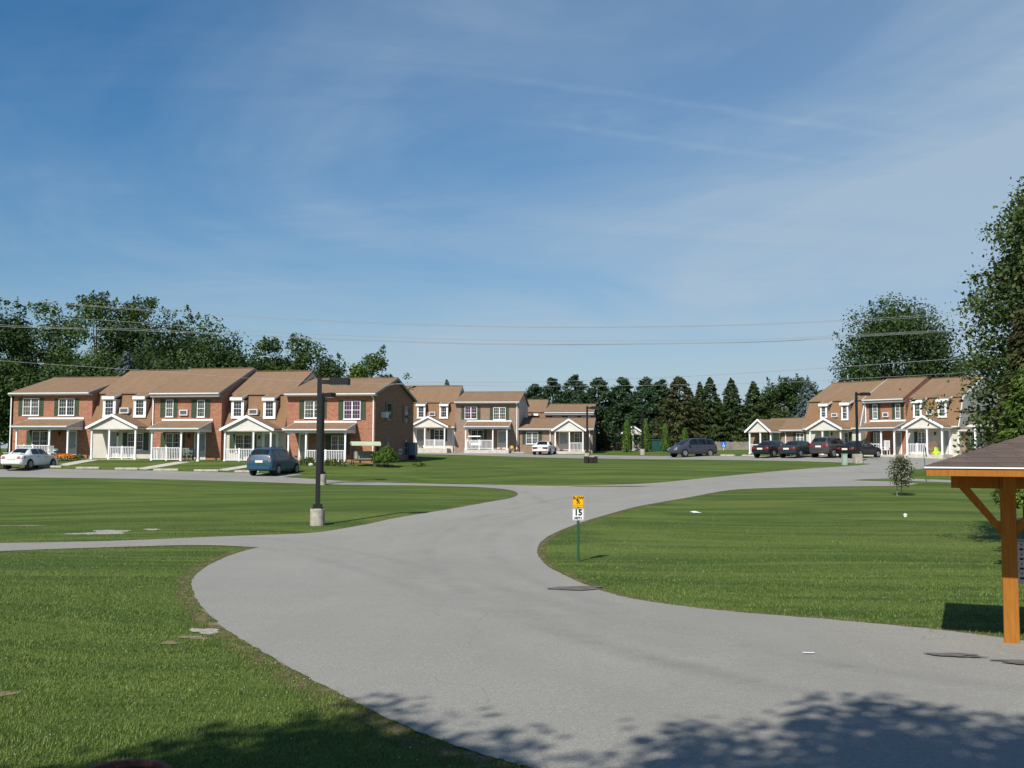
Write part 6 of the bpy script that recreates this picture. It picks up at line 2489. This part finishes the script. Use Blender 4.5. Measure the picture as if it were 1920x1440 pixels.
def blades(n, region, hmin, hmax, wd, rpoly=ROAD):
    """scatter blades inside a pixel region by picking world points and testing them"""
    x0, x1, y0, y1 = region
    x = rg.uniform(x0, x1, size=n)
    y = rg.uniform(y0, y1, size=n)
    sx = 960 + F * x / y
    keep = (sx > -60) & (sx < 1980) & (rg.uniform(0, 1, size=n) < np.clip(fade(y), 0, 1))
    x, y = x[keep], y[keep]
    keep = ~in_poly(x, y, rpoly)
    # let some blades lean over the asphalt edge
    keep |= ~in_poly(x + rg.normal(size=len(x)) * .03, y + rg.normal(size=len(x)) * .03, rpoly)
    for cx, cy, r_ in BARE:
        keep &= ((x - cx) ** 2 + (y - cy) ** 2 > (r_ * rg.uniform(.6, 1.1, size=len(x))) ** 2)
    x, y = x[keep], y[keep]
    z = T(x, y)
    m = len(x)
    a = rg.uniform(0, 6.28, size=m)
    pn = np.sin(x * 2.1 + 1.3 * np.sin(y * 1.7)) * np.sin(y * 2.6 + np.sin(x * 1.1)) * .5 + .5
    h = rg.uniform(hmin, hmax, size=m) * (.82 + .3 * pn)
    p2 = np.sin(x * 6.3 + 2.1 * np.sin(y * 4.1)) * np.sin(y * 7.1 + 1.7 * np.sin(x * 5.3)) * .5 + .5
    h = h * (.75 + .5 * p2)
    ln = rg.uniform(.25, .9, size=m) * h
    w = wd * rg.uniform(.7, 1.3, size=m)
    base = np.stack([x, y, z - .004], 1)
    d = np.stack([np.cos(a), np.sin(a), np.zeros(m)], 1)
    s = np.stack([-np.sin(a), np.cos(a), np.zeros(m)], 1)
    tip = base + d * ln[:, None] + np.array([0, 0, 1]) * h[:, None]
    V = np.stack([base - s * w[:, None], base + s * w[:, None], tip], 1).reshape(-1, 3)
    t = np.clip(rg.uniform(0, .6, size=m) + .22 * (pn - .4) + .34 * (p2 - .4), 0, 1)
    GZ.append((V, np.repeat(t, 3)))


BARE = []
for px, py, r_ in ((385, 1184, .38), (362, 1196, .2), (425, 1172, .28), (392, 1148, .22), (318, 1206, .12), (232, 1460, .34)):
    p = G(px, py)
    BARE.append((p.x, p.y, r_))
blades(64000, (-6.5, .6, 7.4, 11.0), .018, .045, .0045)
blades(64000, (-9.5, -2.0, 11.0, 15.5), .018, .042, .0055)
blades(70000, (-14.0, -3.0, 15.5, 24.0), .02, .042, .008)
blades(60000, (.3, 13.5, 13.0, 24.0), .025, .05, .008)
blades(70000, (.3, 24, 24.0, 45.0), .025, .05, .012)
blades(70000, (-25, 1, 24.0, 45.0), .025, .05, .012)
V = np.concatenate([g[0] for g in GZ])
tn = np.concatenate([g[1] for g in GZ])
o = fast_mesh('grass_blades', V, np.arange(len(V)).reshape(-1, 3), M['blade'], None, tn)
o['kind'] = 'stuff'
# clover heads
n = 900
x = rg.uniform(-9, .3, size=n)
y = rg.uniform(7.4, 15, size=n)
cl = np.sin(x * 1.3 + 2) * np.sin(y * 1.1 + x * .4) + rg.uniform(-.6, .6, size=n) > .1
k = cl & ~in_poly(x, y, ROAD)
x, y = x[k], y[k]
z = T(x, y)
mb = MB()
for a, b, c in zip(x, y, z):
    s_ = rg.uniform(.004, .007)
    h = c + rg.uniform(.02, .045)
    mb.add([(a - s_, b, h), (a, b - s_, h), (a + s_, b, h), (a, b + s_, h), (a, b, h + s_), (a, b, h - s_)], [(0, 1, 4), (1, 2, 4), (2, 3, 4), (3, 0, 4), (1, 0, 5), (2, 1, 5), (3, 2, 5), (0, 3, 5)])
o = mb.build('clover_flowers', M['stone'])
o['kind'] = 'stuff'

# ------------------------------------------------------------------ light and sky
SUN_AZ, SUN_EL = 26, 42        # the sun stands behind the camera, to the left
sd = Vector((-math.sin(R(SUN_AZ)) * math.cos(R(SUN_EL)), -math.cos(R(SUN_AZ)) * math.cos(R(SUN_EL)), math.sin(R(SUN_EL))))
ld = bpy.data.lights.new('sun', 'SUN')
ld.energy = 5.0
ld.angle = R(.53)
ld.color = (1, .955, .88)
lo = bpy.data.objects.new('sun', ld)
COL.objects.link(lo)
lo.rotation_euler = (-sd).to_track_quat('-Z', 'Y').to_euler()
w = bpy.data.worlds.new('World')
SC.world = w
w.use_nodes = True
nt = w.node_tree
bg = nt.nodes['Background']
sky = N(nt, 'ShaderNodeTexSky', sky_type='NISHITA')
sky.sun_disc = False
sky.sun_elevation = R(SUN_EL)
sky.sun_rotation = R(180 + SUN_AZ)
sky.altitude = 100
sky.air_density = 1.0
sky.dust_density = 0.9
sky.ozone_density = 2.2
tc = N(nt, 'ShaderNodeTexCoord').outputs['Generated']
sp = N(nt, 'ShaderNodeSeparateXYZ')
L(nt, tc, sp.inputs[0])
zc = math_(nt, 'ADD', math_(nt, 'MAXIMUM', sp.outputs[2], 0.0), .10)
cb = N(nt, 'ShaderNodeCombineXYZ')
L(nt, math_(nt, 'DIVIDE', sp.outputs[0], zc), cb.inputs[0])
L(nt, math_(nt, 'DIVIDE', sp.outputs[1], zc), cb.inputs[1])
cv = cb.outputs[0]
# thin high cloud veil: broad, soft, streaked
c1 = noise(nt, mapping(nt, cv, (.75, .55, 1), (0, 0, R(25)), (3.1, .6, 0)), 1.0, 6, .58, .6)
c2 = noise(nt, mapping(nt, cv, (.55, 1.9, 1), (0, 0, R(-14))), 1.0, 7, .6, .7)
veil = ramp(nt, c1, [(.36, (0, 0, 0)), (.72, (1, 1, 1))])
strk = ramp(nt, c2, [(.42, (0, 0, 0)), (.80, (1, 1, 1))])
m_ = math_(nt, 'MULTIPLY', math_(nt, 'ADD', math_(nt, 'MULTIPLY', veil, .40), math_(nt, 'MULTIPLY', math_(nt, 'MULTIPLY', strk, veil), .42)),
           math_(nt, 'MULTIPLY_ADD', sp.outputs[0], .5, .85))
# more veil to the right of the view, a little in a broad band
side = math_(nt, 'MULTIPLY', math_(nt, 'MAXIMUM', math_(nt, 'MULTIPLY_ADD', sp.outputs[0], 1.0, .34), 0.0), .55)
front = math_(nt, 'MINIMUM', math_(nt, 'MAXIMUM', math_(nt, 'MULTIPLY', sp.outputs[1], 1.6), 0.0), 1.0)
m_ = math_(nt, 'MULTIPLY', math_(nt, 'ADD', m_, side), front)


def contrail(pa, pb, width, amt):
    da, db = ray(*pa), ray(*pb)
    n_ = da.cross(db).normalized()
    mid = (da + db).normalized()
    half = da.angle(db) / 2
    dn = N(nt, 'ShaderNodeVectorMath', operation='DOT_PRODUCT')
    L(nt, tc, dn.inputs[0])
    dn.inputs[1].default_value = n_
    wob = math_(nt, 'MULTIPLY', math_(nt, 'SUBTRACT', noise(nt, tc, 9, 3), .5), width * 3.0)
    ds = math_(nt, 'ABSOLUTE', math_(nt, 'ADD', dn.outputs['Value'], wob))
    line = math_(nt, 'MAXIMUM', math_(nt, 'SUBTRACT', 1, math_(nt, 'DIVIDE', ds, width)), 0)
    dm = N(nt, 'ShaderNodeVectorMath', operation='DOT_PRODUCT')
    L(nt, tc, dm.inputs[0])
    dm.inputs[1].default_value = mid
    ln = ramp(nt, dm.outputs['Value'], [(math.cos(half * 1.1), (0, 0, 0)), (math.cos(half * .45), (1, 1, 1))])
    br = ramp(nt, noise(nt, tc, 26, 5, .7), [(.3, (.2, .2, .2)), (.65, (1, 1, 1))])
    return math_(nt, 'MULTIPLY', math_(nt, 'MULTIPLY', math_(nt, 'MULTIPLY', line, ln), br), amt)


m_ = math_(nt, 'ADD', m_, contrail((860, 132), (1800, 272), .0055, .11))
m_ = math_(nt, 'ADD', m_, contrail((930, 222), (1600, 316), .005, .11))
m_ = math_(nt, 'ADD', m_, contrail((960, 215), (1400, 268), .022, .08))
hz = ramp(nt, sp.outputs[2], [(0.0, (.9, .9, .9)), (.12, (.50, .50, .50)), (.28, (.12, .12, .12)), (.45, (0, 0, 0))])
m_ = math_(nt, 'ADD', m_, math_(nt, 'MULTIPLY', hz, .60))
m_ = math_(nt, 'MINIMUM', math_(nt, 'MAXIMUM', m_, 0), .85)
CLOUD = (4.4, 5.55, 6.7)
hs = N(nt, 'ShaderNodeHueSaturation')
hs.inputs['Saturation'].default_value = 1.6
hs.inputs['Value'].default_value = 1.0
L(nt, sky.outputs[0], hs.inputs['Color'])
col = mixc(nt, m_, hs.outputs[0], CLOUD)
L(nt, col, bg.inputs[0])
bg.inputs[1].default_value = .087
SC.view_settings.view_transform = 'Standard'
SC.view_settings.look = 'None'
SC.view_settings.exposure = 0.15
SC.view_settings.gamma = 1
SC.render.film_transparent = False
SC.cycles.max_bounces = 6
SC.cycles.use_denoising = True
